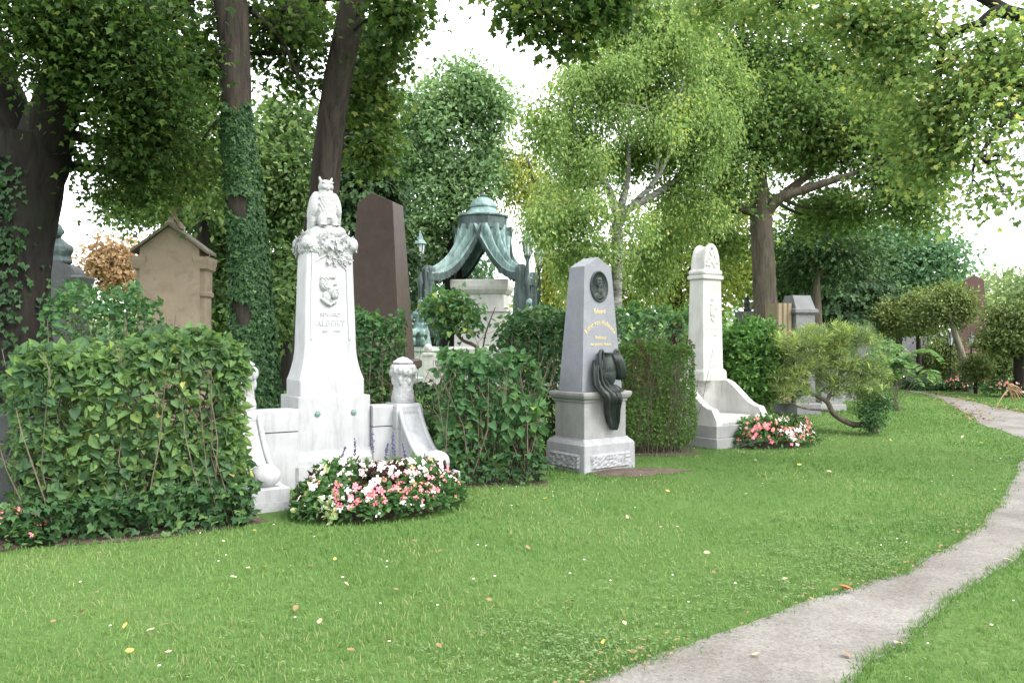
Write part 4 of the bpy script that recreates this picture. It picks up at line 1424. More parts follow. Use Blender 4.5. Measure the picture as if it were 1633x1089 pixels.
def bust_stele():
    d = 17.0
    R = thing('dark_stele', 'dark grey round-shouldered stele topped by a bronze bust, beside the ivy trunk', 'monument', (P(92, 0, d)[0], d, 0), math.radians(8))
    a = Acc()
    N = 10
    pts = [(-.45, .2), (.45, .2), (.45, 2.98)] + [(.45 * math.cos(t), 2.98 + .3 * math.sin(t)) for t in np.linspace(.25, math.pi - .25, N)] + [(-.45, 2.98)]
    n = len(pts)
    v = [(x, -.3, z) for x, z in pts] + [(x, .3, z) for x, z in pts]
    f = [tuple(range(n)), tuple(range(n, 2 * n))[::-1]] + [(i, (i + 1) % n, (i + 1) % n + n, i + n) for i in range(n)]
    a.faces(v, [q[::-1] for q in f])
    bevel(part('body', a, M['stone_dark'], R), .01)
    for s in (-1, 1):
        a = Acc()
        loft(a, [(2.5, .1, .5), (2.7, .14, .56), (2.84, .22, .66), (2.95, .26, .7), (2.99, .2, .64)], .01, s * .5, 0)
        part('capital', a, M['granite_dark'], R)
        a = Acc()
        loft(a, [(.2, .1, .5), (2.499, .1, .5)], .01, s * .49, 0)
        part('pilaster', a, M['granite_dark'], R)
    a = Acc()
    loft(a, [(0, 1.25, .9), (.199, 1.2, .85)], .01)
    part('plinth', a, M['stone_dark'], R)
    a = Acc()
    lathe(a, [(.28, 3.25), (.3, 3.3), (.26, 3.4), (.3, 3.5), (.28, 3.62), (.16, 3.72), (.1, 3.78)], (0, 0, 0), 16, 0, 1, .7)
    ellipsoid(a, (0, -.03, 3.94), (.12, .14, .17))
    ellipsoid(a, (0, -.16, 3.92), (.025, .04, .04))
    for s in (-1, 1):
        ellipsoid(a, (s * .12, 0, 3.93), (.02, .04, .05))
        ellipsoid(a, (s * .2, 0, 3.55), (.12, .14, .12))
    remeshed('bust', a, M['verdigris_dark'], R, .02, .015, .06, 2)


bust_stele()


def simple_stele(name, label, c, w, dp, h, mat, rz, cap=None, gable=0.0, basew=1.25, bh=.25, group=None):
    R = thing(name, label, 'gravestone', (c[0], c[1], 0), rz, group)
    a = Acc()
    loft(a, [(0, w * basew, dp * 1.4), (bh - .03, w * basew, dp * 1.4), (bh, w * (basew - .06), dp * 1.3)], .01)
    part('base', a, mat, R)
    a = Acc()
    if gable > 0:
        v = [(-w / 2, -dp / 2, bh + .001), (w / 2, -dp / 2, bh + .001), (w / 2, dp / 2, bh + .001), (-w / 2, dp / 2, bh + .001), (-w / 2, -dp / 2, h), (w / 2, -dp / 2, h), (w / 2, dp / 2, h), (-w / 2, dp / 2, h), (0, -dp / 2, h + gable), (0, dp / 2, h + gable)]
        a.faces(v, [(0, 3, 2, 1), (0, 1, 5, 8, 4), (2, 3, 7, 9, 6), (1, 2, 6, 5), (3, 0, 4, 7), (4, 8, 9, 7), (5, 6, 9, 8)])
    else:
        loft(a, [(bh + .001, w, dp), (h, w * .97, dp * .97)], .008)
    part('slab', a, mat, R)
    if cap:
        a = Acc()
        loft(a, cap, .01)
        part('cap', a, mat, R)
    return R


def right_stones():
    # grey stele with stepped top and tan fluted flank
    d = 17.5
    x = P(1272, 0, d)[0]
    R = simple_stele('grey_stele', 'grey stele with stepped slanted cap and tan fluted flank behind the dwarf pine', (x + .12, d + .35), .5, .6, 2.2, M['stone_grey'], math.radians(16),
                     [(2.201, .54, .64), (2.24, .6, .7), (2.3, .6, .7), (2.33, .5, .6), (2.62, .46, .3)])
    for k in range(3):
        a = Acc()
        loft(a, [(.25, .12, .5), (2.44, .12, .5)], .03, -.33 - k * .125, .05)
        part('fluted_pilaster', a, M['sandstone_tan'], R)
    d = 20.0
    R = simple_stele('dark_box_stone', 'dark boxy gravestone with small black figure beside the maple trunk', (P(1191, 0, d)[0], d), .42, .5, 2.35, M['granite_dark'], math.radians(14))
    a = Acc()
    lathe(a, [(.1, 2.352), (.11, 2.4), (.07, 2.46), (.08, 2.55), (.05, 2.62)], (0.02, 0, 0), 12)
    ellipsoid(a, (.02, -.01, 2.68), (.05, .055, .065))
    remeshed('figure', a, M['iron'], R, .015, .01, .04, 1)
    d = 26.0
    simple_stele('small_stele', 'small plain grey stele rising over the pale fern leaves', (P(1373, 0, d)[0], d), .5, .3, 2.1, M['stone_grey'], math.radians(10))
    d = 29.0
    R = simple_stele('broad_stele', 'broad dull grey gravestone under the small leaning trees', (P(1466, 0, d)[0], d + .6), 1.0, .4, 1.8, M['stone_grey'], math.radians(8))
    # red obelisk
    d = 31.0
    R = thing('red_obelisk', 'tall red granite obelisk far beyond the lawn, near two lampposts', 'monument', (P(1566, 0, d)[0], d + .6, 0), math.radians(-22))
    for nm, sec in (('base', [(0, 1.9, 1.5), (.35, 1.9, 1.5), (.4, 1.7, 1.3)]), ('die', [(.401, 1.45, 1.15), (1.0, 1.45, 1.15)]), ('cornice', [(1.001, 1.5, 1.2), (1.08, 1.7, 1.4), (1.16, 1.7, 1.4), (1.2, 1.4, 1.1), (1.32, 1.3, 1.0)])):
        a = Acc()
        loft(a, sec, .015)
        part(nm, a, M['granite_red'], R)
    a = Acc()
    w0, d0, w1, d1, z0, z1, za = 1.0, .8, .66, .55, 1.321, 4.0, 4.2
    v = [(-w0 / 2, -d0 / 2, z0), (w0 / 2, -d0 / 2, z0), (w0 / 2, d0 / 2, z0), (-w0 / 2, d0 / 2, z0), (-w1 / 2, -d1 / 2, z1), (w1 / 2, -d1 / 2, z1), (w1 / 2, d1 / 2, z1), (-w1 / 2, d1 / 2, z1), (0, -d1 / 2, za), (0, d1 / 2, za)]
    a.faces(v, [(0, 3, 2, 1), (0, 1, 5, 8, 4), (2, 3, 7, 9, 6), (1, 2, 6, 5), (3, 0, 4, 7), (4, 8, 9, 7), (5, 6, 9, 8)])
    part('shaft', a, M['granite_red'], R)
    # pale low stones glimpsed through the pine
    for px, py, d, w, h, lab in ((1322, 0, 18.6, .55, .95, 'low pale stone slab half hidden behind the dwarf pine'), (1345, 0, 21.5, .45, 1.2, 'pale upright stone glimpsed between pine and fern leaves')):
        simple_stele('pale_stone', lab, (P(px, 0, d)[0], d), w, .25, h, M['stone_light'], .2, bh=.15)
    # lampposts
    for px, lab in ((1516, 'black iron lamppost standing before a dark clipped bush'), (1549, 'black iron lamppost standing before the red granite obelisk')):
        d = 28.5
        R = thing('lamppost', lab, 'lamppost', (P(px, 0, d)[0], d, 0), 0, 'lampposts by the red obelisk')
        a = Acc()
        lathe(a, [(.09, 0), (.09, .1), (.05, .16), (.035, .5), (.03, 1.4), (.05, 1.45), (.07, 1.47)], (0, 0, 0), 10)
        part('post', a, M['iron'], R, True)
        a = Acc()
        lathe(a, [(.06, 1.472), (.11, 1.74), (.11, 1.75)], (0, 0, 0), 6)
        part('lantern_glass', a, M['glass'], R)
        a = Acc()
        lathe(a, [(.15, 1.752), (.13, 1.79), (.06, 1.86), (.02, 1.95)], (0, 0, 0), 6)
        part('lantern_cap', a, M['iron'], R)
        for k in range(6):
            a = Acc()
            t = k * math.pi / 3
            tube(a, [(.064 * math.cos(t), .064 * math.sin(t), 1.47), (.116 * math.cos(t), .116 * math.sin(t), 1.755)], [.009, .009], 4, 1)
            part('lantern_bar', a, M['iron'], R)
    # dark polished stones at the left edge of the hedge
    simple_stele('polished_gravestone', 'dark speckled polished gravestone at the end of the tall hedge', (-4.33, 6.72), .36, .22, .98, M['granite_dark'], math.radians(26), bh=.12)
    simple_stele('dull_gravestone', 'dull grey gravestone behind the dark speckled one', (-4.25, 7.25), .42, .2, .92, M['stone_dark'], math.radians(26), bh=.12)


right_stones()


# ------------------------------------------------------------------ bronze tent canopy over a white tomb
def canopy_tomb():
    cx, cy = P(770, 0, 31.5)[0], 31.5
    rz = math.radians(-8)
    R = thing('bronze_canopy', 'green bronze tent canopy with draped curtains and small dome over a white tomb', 'canopy', (cx, cy, 0), rz)
    vg, vd = M['verdigris'], M['verdigris_dark']
    D = link('dome', None, R)
    a = Acc()
    lathe(a, [(1.0, 6.5), (.86, 6.56), (.66, 6.64), (.56, 6.74), (.52, 6.82)], (0, 0, 0), 24)
    part('skirt', a, vg, D, True)
    a = Acc()
    lathe(a, [(.5, 6.82), (.54, 6.86), (.54, 6.92), (.5, 6.96), (.47, 7.06), (.38, 7.16), (.24, 7.24), (.1, 7.28)], (0, 0, 0), 24)
    part('cupola', a, vg, D, True)
    a = Acc()
    lathe(a, [(.06, 7.27), (.12, 7.31), (.12, 7.35), (.08, 7.39), (.03, 7.43)], (0, 0, 0), 12)
    part('knob', a, vd, D, True)
    # eight-sided valance with a scalloped edge
    oct_ = [(.98 * math.cos(math.pi / 8 + k * math.pi / 4), .98 * math.sin(math.pi / 8 + k * math.pi / 4)) for k in range(8)]
    a = Acc()
    v, f = [], []
    NS = 8
    ring = []
    for k in range(8):
        p, q = np.array(oct_[k]), np.array(oct_[(k + 1) % 8])
        for i in range(NS):
            w = p + (q - p) * i / NS
            ring.append((w[0], w[1], 6.06 - .09 * abs(math.sin(math.pi * i / NS * 3))))
    n = len(ring)
    v = [(x, y, 6.5) for x, y, z in ring] + [(x * 1.0, y * 1.0, z) for x, y, z in ring] + [(x * .95, y * .95, z) for x, y, z in ring] + [(x * .95, y * .95, 6.5) for x, y, z in ring]
    for s in range(4):
        f += [(s * n + i, s * n + (i + 1) % n, ((s + 1) % 4) * n + (i + 1) % n, ((s + 1) % 4) * n + i) for i in range(n)]
    a.faces(v, f)
    part('valance', a, vd, R)
    a = Acc()
    v = [(x * 1.06, y * 1.06, z) for z in (6.47, 6.53) for x, y in oct_]
    a.faces(v, [tuple(range(8))[::-1], tuple(range(8, 16))] + [(i, (i + 1) % 8, (i + 1) % 8 + 8, i + 8) for i in range(8)])
    part('ledge', a, vg, R)
    # four curtains swept out to the corner posts
    for k in range(4):
        al = math.pi / 4 + k * math.pi / 2
        e = np.array([math.cos(al), math.sin(al)])
        g = np.array([-e[1], e[0]])
        C = link('curtain', None, R)
        a = Acc()
        NS_, NT = 18, 49
        P_ = np.zeros((NS_, NT, 3))
        for i in range(NS_):
            s = i / (NS_ - 1)
            r = .93 + (2.62 - .93) * (s ** 1.9 * .75 + .25 * s)
            z = 6.12 - 1.78 * (1 - (1 - s) ** 1.55)
            hw = .74 * (1 - s) ** 2.3 + .2
            for j in range(NT):
                t = j / (NT - 1) * 2 - 1
                fold = .11 * (abs(math.cos(t * 6.5 + s * .8)) * 2 - 1) * (.45 + .55 * math.sin(math.pi * min(1, s + .15)))
                wrap = -.28 * abs(t) * (1 - s)
                low = -.34 * abs(t) ** 1.6 * math.sin(math.pi * min(1, s * .9 + .06)) - .12 * abs(t) * s
                P_[i, j, :2] = e * (r + wrap + fold) + g * (t * hw)
                P_[i, j, 2] = z + low + fold * .5
        idx = np.arange(NS_ * NT).reshape(NS_, NT)
        top = P_.reshape(-1, 3)
        bot = top - np.array([*(e * .05), .05])
        v = np.concatenate([top, bot])
        f = []
        for i in range(NS_ - 1):
            for j in range(NT - 1):
                q = (idx[i, j], idx[i + 1, j], idx[i + 1, j + 1], idx[i, j + 1])
                f += [q, tuple(x + len(top) for x in q[::-1])]
        a.faces(v, [tuple(int(x) for x in q) for q in f])
        part('drape', a, vg, C, True)
        # fringe along both lower edges
        for j in (0, NT - 1):
            a = Acc()
            for i in range(0, NS_ - 1):
                for w in np.linspace(0, 1, 5, endpoint=False):
                    p = P_[i, j] * (1 - w) + P_[i + 1, j] * w
                    q = P_[i, j] * (1 - w - .17) + P_[i + 1, j] * (w + .17)
                    ln = .24 + .06 * random.random()
                    a.faces([p, q, (p + q) / 2 + np.array([0, 0, -ln]), p - np.array([*(e * .04), 0]), (p + q) / 2 + np.array([*(-e * .04), -ln])], [(0, 1, 2), (0, 2, 4, 3)])
            part('fringe', a, vd, C, stuff=True)
        # gathered tail hanging at the post
        a = Acc()
        c2 = e * 2.5
        lathe(a, [(.10, 4.45), (.24, 4.3), (.2, 4.0), (.26, 3.5), (.3, 2.8), (.34, 2.0), (.36, 1.75)], (c2[0], c2[1], 0), 28, 0, 1, 1, .16, 7)
        part('tail', a, vd, C, True)
        # candelabrum with lantern
        L = link('candelabrum', None, R)
        c3 = e * 2.85
        a = Acc()
        lathe(a, [(.3, 1.4), (.3, 1.55), (.14, 1.7), (.09, 2.2), (.12, 2.5), (.08, 2.7), (.07, 3.6), (.13, 3.8), (.08, 3.95), (.06, 4.5), (.12, 4.68), (.16, 4.76)], (c3[0], c3[1], 0), 14)
        part('post', a, vd, L, True)
        a = Acc()
        lathe(a, [(.12, 4.765), (.19, 5.2), (.19, 5.22)], (c3[0], c3[1], 0), 8)
        part('lantern', a, M['glass'], L)
        for q in range(8):
            a = Acc()
            t = q * math.pi / 4
            tube(a, [(c3[0] + .125 * math.cos(t), c3[1] + .125 * math.sin(t), 4.76), (c3[0] + .2 * math.cos(t), c3[1] + .2 * math.sin(t), 5.22)], [.02, .02], 4, 1)
            part('lantern_bar', a, vd, L)
        a = Acc()
        lathe(a, [(.26, 5.222), (.22, 5.3), (.14, 5.38), (.1, 5.5), (.05, 5.62), (.02, 5.75)], (c3[0], c3[1], 0), 8)
        part('lantern_cap', a, vg, L)
        # corner pedestal and bronze group
        a = Acc()
        loft(a, [(0, 1.25, 1.25), (.25, 1.25, 1.25), (.3, 1.05, 1.05), (1.2, 1.05, 1.05), (1.25, 1.2, 1.2), (1.4, 1.2, 1.2)], .02, c3[0], c3[1])
        part('corner_pedestal', a, M['limestone_green'], R)
        a = Acc()
        fx, fy = c3[0] + .1, c3[1] - .25
        lathe(a, [(.36, 1.402), (.38, 1.5), (.3, 1.9), (.22, 2.3), (.26, 2.6), (.2, 2.78), (.08, 2.86)], (fx, fy, 0), 16, 0, 1, .8, .1, 6)
        ellipsoid(a, (fx, fy - .03, 3.0), (.12, .13, .16))
        for s in (-1, 1):
            tube(a, [(fx + s * .22, fy, 2.66), (fx + s * .38, fy - .12, 2.36), (fx + s * .2, fy - .3, 2.2)], [.085, .07, .05], 8, 4)
            tube(a, [(fx + s * .14, fy - .1, 1.95), (fx + s * .17, fy - .42, 1.9), (fx + s * .17, fy - .42, 1.45)], [.15, .13, .09], 8, 4)
        remeshed('bronze_figure', a, vg, R, .035, .05, .12, 2)
    # the white tomb block
    T = link('tomb', None, R)
    li = M['limestone']
    for nm, sec in (('step', [(0, 3.6, 3.0), (.35, 3.6, 3.0), (.36, 3.1, 2.5), (.72, 3.1, 2.5)]), ('socle', [(.721, 2.6, 2.0), (1.3, 2.6, 2.0), (1.4, 2.35, 1.8)]),
                    ('block', [(1.401, 2.0, 1.45), (2.75, 2.0, 1.45)]), ('band', [(2.751, 2.12, 1.56), (2.9, 2.12, 1.56)]), ('frieze', [(2.901, 1.9, 1.35), (3.45, 1.9, 1.35)]),
                    ('lid', [(3.451, 2.0, 1.45), (3.6, 2.2, 1.65), (3.72, 2.26, 1.7), (3.95, 2.26, 1.7), (3.99, 2.2, 1.64)])):
        a = Acc()
        loft(a, sec, .015)
        part(nm, a, li, T)
    # balustrade
    B = thing('balustrade', 'low white stone balustrade with ball finial before the bronze canopy', 'balustrade', (P(683, 0, 28.6)[0], 28.6, 0), 0)
    a = Acc()
    box(a, (2.4, 0, .12), (5.2, .3, .24))
    part('bottom_rail', a, M['limestone'], B)
    a = Acc()
    box(a, (2.5, 0, .98), (5.0, .3, .13))
    part('handrail', a, M['limestone'], B)
    me = None
    for k in range(26):
        if me is None:
            a = Acc()
            lathe(a, [(.075, .241), (.075, .3), (.045, .34), (.085, .5), (.075, .6), (.04, .74), (.06, .8), (.07, .86), (.07, .914)], (0, 0, 0), 8)
            me = a.mesh('baluster', [M['limestone']], True)
        o = link('baluster', me, B)
        o.location = (.3 + k * .185, 0, 0)
    for x in (0, 2.6):
        if x:
            continue
        a = Acc()
        loft(a, [(0, .36, .36), (1.08, .36, .36), (1.1, .42, .42), (1.18, .42, .42), (1.2, .3, .3)], .01, x, 0)
        part('post', a, M['limestone'], B)
        a = Acc()
        ellipsoid(a, (x, 0, 1.36), (.15, .15, .17))
        part('finial', a, M['limestone'], B, True)


M['limestone_green'] = stone('greenish_limestone', (0.42, 0.47, 0.43), (0.56, 0.6, 0.56), (0.25, 0.36, 0.31), 0.7, 3.0, 60, 0.75, 0.08)
canopy_tomb()


# ------------------------------------------------------------------ trees
def px_path(pts):
    return [P(*p) for p in pts]


def left_trees():
    # old double-stemmed tree
    tr = [P(20, 0, 11) * [1, 1, 0], P(28, 500, 11), P(36, 380, 11), P(45, 270, 11), P(52, 220, 11)]
    rd = [.62, .43, .4, .46, .5]
    t2 = ([P(35, 300, 11), P(70, 215, 10.9), P(98, 140, 10.8), P(118, 0, 10.7), P(150, -180, 10.5)], [.3, .33, .28, .23, .16])
    t3 = ([P(40, 300, 11), P(5, 180, 11.1), P(-35, 60, 11.2), P(-60, -120, 11.3)], [.34, .34, .3, .2])
    t4 = ([P(100, 150, 10.8), P(150, 95, 10.9), P(205, 55, 11), P(275, 5, 11.2), P(380, -80, 11.5)], [.2, .2, .19, .17, .1])
    bl = [blob(50, 40, 10.2, 120, 75), blob(190, 110, 10.4, 110, 75), blob(215, 170, 10.8, 70, 55), blob(235, 215, 11.2, 75, 60),
          blob(250, 15, 11.5, 70, 50), blob(215, 275, 12, 65, 45, .8), blob(150, 20, 10, 120, 60), blob(130, 265, 12.5, 30, 40, .6)]
    up = [blob(-60, -150, 10.5, 260, 130), blob(220, -150, 10.5, 260, 120), blob(80, -380, 11, 300, 160), blob(-250, 60, 11, 160, 160), blob(-200, -200, 11, 200, 200)]
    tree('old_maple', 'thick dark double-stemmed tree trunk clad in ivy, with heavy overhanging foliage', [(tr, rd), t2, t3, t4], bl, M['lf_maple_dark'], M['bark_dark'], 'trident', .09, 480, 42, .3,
         .35, .5, 16, .09, -.2, seed=1.0, extra=(up, 120, 14), ivy=ivy_on(tr, rd, 2200, .085, (math.radians(-130), .8), .06, 0, .8, True), lump=.07)
    # ivy-clad straight trunk
    tr = [P(412, 0, 11.5) * [1, 1, 0], P(405, 600, 11.5), P(400, 450, 11.5), P(388, 300, 11.5), P(378, 200, 11.5), P(376, 100, 11.5), P(368, 10, 11.5)]
    rd = [.36, .31, .25, .22, .215, .2, .235]
    t2 = ([P(368, 20, 11.5), P(345, -50, 11.5), P(300, -200, 11.4), P(260, -380, 11.2)], [.2, .17, .13, .08])
    t3 = ([P(370, 20, 11.5), P(385, -60, 11.6), P(420, -200, 11.8), P(440, -400, 12)], [.18, .16, .12, .08])
    t4 = ([P(398, 15, 11.6), P(425, 40, 11.9), P(455, 75, 12.2), P(480, 140, 12.5)], [.05, .045, .035, .02])
    bl = [blob(440, 40, 12.5, 60, 45), blob(470, 110, 13, 30, 45), blob(320, 110, 13, 35, 45), blob(455, 10, 12, 110, 40), blob(300, 90, 13, 50, 50), blob(300, 265, 13.5, 50, 40, .8)]
    up = [blob(350, -200, 11.5, 220, 140), blob(480, -330, 12, 250, 150), blob(260, -420, 11.5, 220, 150)]
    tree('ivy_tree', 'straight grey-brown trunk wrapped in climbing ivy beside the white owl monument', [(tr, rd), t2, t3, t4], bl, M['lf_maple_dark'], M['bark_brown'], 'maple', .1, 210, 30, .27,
         .35, .58, 16, .04, -.3, seed=2.0, extra=(up, 70, 14), ivy=ivy_on(tr, rd, 12000, .072, (math.radians(-72), 1.0), .045, 0, .72), lump=.04)
    # leaning trunk
    tr = [P(488, 0, 13.2) * [1, 1, 0], P(498, 500, 13.2), P(518, 290, 13), P(533, 160, 12.9), P(552, 60, 12.8), P(568, -20, 12.7), P(590, -200, 12.5), P(600, -420, 12.3)]
    rd = [.32, .27, .235, .225, .215, .2, .15, .09]
    t2 = ([P(585, -160, 12.5), P(680, -200, 11.5), P(800, -150, 10.6), P(900, -60, 10.1), P(935, 10, 10)], [.1, .085, .06, .035, .015])
    t3 = ([P(800, -150, 10.6), P(860, -110, 10.2), P(880, -20, 9.9), P(870, 30, 9.9)], [.04, .03, .02, .01])
    bl = [blob(925, 8, 10, 62, 26, .5), blob(865, 22, 9.9, 45, 20, .4), blob(905, 55, 10, 30, 22, .3), blob(830, 2, 10, 40, 14, .3), blob(975, -8, 10.2, 40, 20, .4),
          blob(622, 60, 13.5, 26, 60, .6), blob(640, 5, 12, 40, 35), blob(600, 170, 13.8, 24, 60, .6), blob(596, 235, 13.6, 25, 40, .5), blob(480, 20, 14.5, 40, 50), blob(640, 30, 12, 14, 26, .3)]
    up = [blob(620, -160, 12, 200, 100), blob(600, -380, 12.3, 260, 170), blob(880, -160, 10.2, 150, 70)]
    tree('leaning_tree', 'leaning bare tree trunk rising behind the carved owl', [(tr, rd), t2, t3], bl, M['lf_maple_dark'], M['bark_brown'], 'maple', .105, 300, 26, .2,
         .4, .55, 14, .03, -.5, seed=3.0, extra=(up, 70, 14), lump=.05)


left_trees()


def conifer(name, label, px, d, top, bot, half, mat, n_whorl=26, seed=0.0, sz=.16):
    base = P(px, 0, d) * [1, 1, 0]
    zt, zb = P(px, top, d)[2], P(px, bot, d)[2]
    hw = half * d / FPX
    R = thing(name, label, 'tree', base)
    ta, ca = Acc(), Acc()
    tube(ta, [base, base + [0, 0, zb], base + [0, 0, zt]], [.3, .24, .03], 10, 6, .05)
    for i in range(n_whorl):
        k = i / (n_whorl - 1)
        z = zb + (zt - zb) * k
        L = hw * (1 - k) ** .75 + .25
        for j in range(7):
            a = rng.uniform(0, 2 * math.pi)
            e = np.array([math.cos(a), math.sin(a), 0])
            ll = L * rng.uniform(.7, 1.15)
            p0 = base + [0, 0, z]
            p2 = p0 + e * ll + [0, 0, -.18 * ll]
            p1 = p0 + e * ll * .5 + [0, 0, .02 * ll]
            tube(ta, [p0, p1, p2], [.035, .025, .008], 5, 3)
            n = int(60 * ll) + 24
            w = rng.uniform(.12, 1.05, n)[:, None]
            pos = p0 + (p2 - p0) * w + [0, 0, .05]
            side = np.array([-e[1], e[0], 0])
            off = rng.normal(0, .16 * ll ** .5, n)[:, None] * side
            pos = pos + off + np.c_[np.zeros((n, 2)), -np.abs(rng.normal(0, .16, n))]
            dr = e * .5 + off * 1.5 + np.array([0, 0, -.75]) + rng.normal(0, .3, (n, 3))
            leaves(ca, 'spray', pos, dr, rng.normal(0, .5, (n, 3)) + [0, 0, 1], sz * rng.uniform(.7, 1.4, n), .42 + rng.normal(0, .2, n) + .15 * math.sin(i * 2.1 + j))
    part('trunk', ta, M['bark_dark'], R, True, base)
    part('crown', ca, mat, R, False, base, stuff=True)
    return R


conifer('spruce', 'dark drooping spruce between the leaning trunk and the brown obelisk', 578, 19, 40, 400, 62, M['lf_needle'], 24, sz=.2)
conifer('cedar', 'dark spreading conifer behind the tan fluted gravestone', 1330, 30, 300, 500, 110, M['lf_needle'], 15, 2.0, .26)


def mid_trees():
    tr = [([P(722, 0, 33) * [1, 1, 0], P(722, 420, 33), P(715, 300, 33), P(705, 180, 33)], [.5, .38, .3, .1])]
    bl = [blob(735, 150, 33, 55, 45), blob(665, 175, 33, 45, 50), blob(775, 190, 33, 35, 55), blob(700, 230, 33, 70, 60), blob(760, 270, 33, 50, 50), blob(650, 260, 33, 50, 60), blob(700, 330, 33, 60, 60), blob(660, 390, 33, 45, 60), blob(740, 130, 33, 30, 30), blob(795, 165, 33, 20, 40, 1)]
    tree('oak', 'broad round-headed green tree standing behind the bronze canopy', tr, bl, M['lf_mid'], M['bark_dark'], 'diamond', .22, 480, 56, .36, .25, .55, 8, .14, -.35, 1.0, 4.0, inner=.35)
    tr = [([P(690, 0, 36) * [1, 1, 0], P(685, 450, 36), P(680, 380, 36)], [.4, .3, .1])]
    tree('dark_bush_tree', 'dark low-branched tree filling the gap left of the bronze canopy', tr, [blob(665, 440, 35, 50, 70), blob(700, 420, 37, 40, 60), blob(640, 480, 34, 40, 60), blob(740, 440, 38, 35, 40), blob(765, 445, 39, 25, 30), blob(590, 470, 34, 50, 80)],
         M['lf_blue'], M['bark_dark'], 'diamond', .22, 240, 40, .45, .25, .35, 8, .1, -.6, seed=4.5)
    # weeping yellow-green tree
    tr = [([P(872, 0, 34) * [1, 1, 0], P(872, 430, 34), P(865, 330, 34), P(840, 250, 34)], [.25, .2, .14, .05])]
    bl = [blob(745, 270, 34.5, 26, 20, .6), blob(795, 240, 34.5, 40, 28), blob(835, 265, 34.5, 40, 40), blob(872, 340, 34, 28, 50), blob(895, 430, 33.5, 32, 55), blob(880, 290, 34, 40, 50), blob(875, 490, 33, 30, 35)]
    tree('weeping_tree', 'pale yellow-green weeping tree drooping over the bronze canopy', tr, bl, M['lf_yellow'], M['bark_grey'], 'oval', .15, 330, 46, .3, 1.2, .55, 8, .05, -.45, 1.0, 5.0, hang=.7)
    # birch
    tr = [([P(978, 0, 17) * [1, 1, 0], P(982, 470, 17), P(985, 400, 17), P(986, 345, 17), P(1000, 290, 17), P(1005, 180, 17), P(1020, 60, 17)], [.17, .13, .12, .11, .06, .035, .01]),
          ([P(985, 350, 17), P(972, 305, 16.9), P(958, 285, 16.8), P(925, 230, 16.6), P(905, 150, 16.5)], [.1, .085, .06, .03, .008]),
          ([P(988, 360, 17), P(1010, 325, 16.8), P(1045, 288, 16.7), P(1070, 235, 16.6), P(1082, 160, 16.7), P(1105, 80, 17)], [.075, .06, .045, .03, .018, .006]), ([P(1045, 288, 16.7), P(1050, 240, 16.6), P(1038, 205, 16.5), P(1030, 160, 16.6)], [.035, .026, .016, .005]),
          ([P(990, 340, 17), P(1060, 300, 17.5), P(1120, 250, 18), P(1160, 150, 18)], [.09, .07, .05, .02])]
    bl = [blob(945, 130, 16.8, 55, 50), blob(900, 140, 16.4, 38, 45), blob(870, 210, 16.2, 30, 36), blob(920, 210, 17.6, 45, 40), blob(880, 275, 16.5, 36, 40), blob(925, 270, 18.0, 40, 36), blob(1000, 90, 17.5, 55, 48), blob(1060, 70, 17, 55, 55), blob(1020, 150, 18.2, 55, 45),
          blob(1085, 150, 17, 50, 48), blob(1130, 190, 17.6, 48, 45), blob(1045, 225, 18.4, 50, 36), blob(985, 230, 18.4, 45, 36), blob(1100, 240, 17.5, 45, 36), blob(1120, 100, 18.2, 55, 55), blob(1150, 270, 18.2, 40, 36), blob(1080, 300, 17.8, 36, 30), blob(1125, 320, 18, 40, 30),
          blob(1030, 15, 17.4, 60, 40), blob(970, 40, 17.2, 40, 35), blob(1100, 20, 18, 70, 45), blob(905, 340, 16.6, 34, 36), blob(865, 345, 16.2, 28, 34, .5), blob(872, 415, 16.4, 26, 36, .5), blob(915, 405, 16.8, 28, 45, .5), blob(1070, 375, 18.5, 40, 30), blob(1035, 420, 19, 34, 36), blob(855, 160, 16.2, 20, 26, .4), blob(1160, 150, 18.4, 40, 50), blob(990, 165, 16.2, 30, 26, .4), blob(1030, 262, 16.2, 24, 14, .3), blob(950, 240, 16.1, 24, 20, .3), blob(1060, 190, 16.2, 26, 22, .4), blob(1010, 110, 16.4, 36, 26, .4), blob(955, 320, 16.0, 26, 18, .3), blob(1020, 345, 16.1, 26, 16, .3), blob(960, 385, 16.0, 22, 22, .3), blob(1005, 410, 16.2, 16, 24, .3)]
    tree('birch', 'large birch with pale forked trunk and fine airy leaves behind the grey obelisk', tr, bl, M['lf_birch'], M['birch'], 'diamond', .083, 1250, 96, .2, .8, .5, 12, .028, -.25, 1.6, 6.0, hang=.24, twig_r=.007, inner=.3,
         extra=([blob(1040, -100, 17, 160, 80)], 60, 16))
    # yellow-green tree low behind the birch
    tr = [([P(1075, 0, 25) * [1, 1, 0], P(1078, 420, 25), P(1085, 330, 25)], [.25, .2, .08])]
    tree('lime_tree', 'yellowish green tree filling the gap between birch and maple trunk', tr, [blob(1060, 380, 25, 60, 60), blob(1120, 350, 26, 70, 60), blob(1160, 420, 26, 50, 50), blob(1100, 450, 25, 70, 50), blob(1030, 450, 25, 50, 50), blob(960, 440, 26, 60, 60), blob(1170, 340, 27, 50, 50)],
         M['lf_yellow'], M['bark_brown'], 'oval', .14, 430, 40, .4, .5, .3, 8, .08, -.5, seed=6.6)
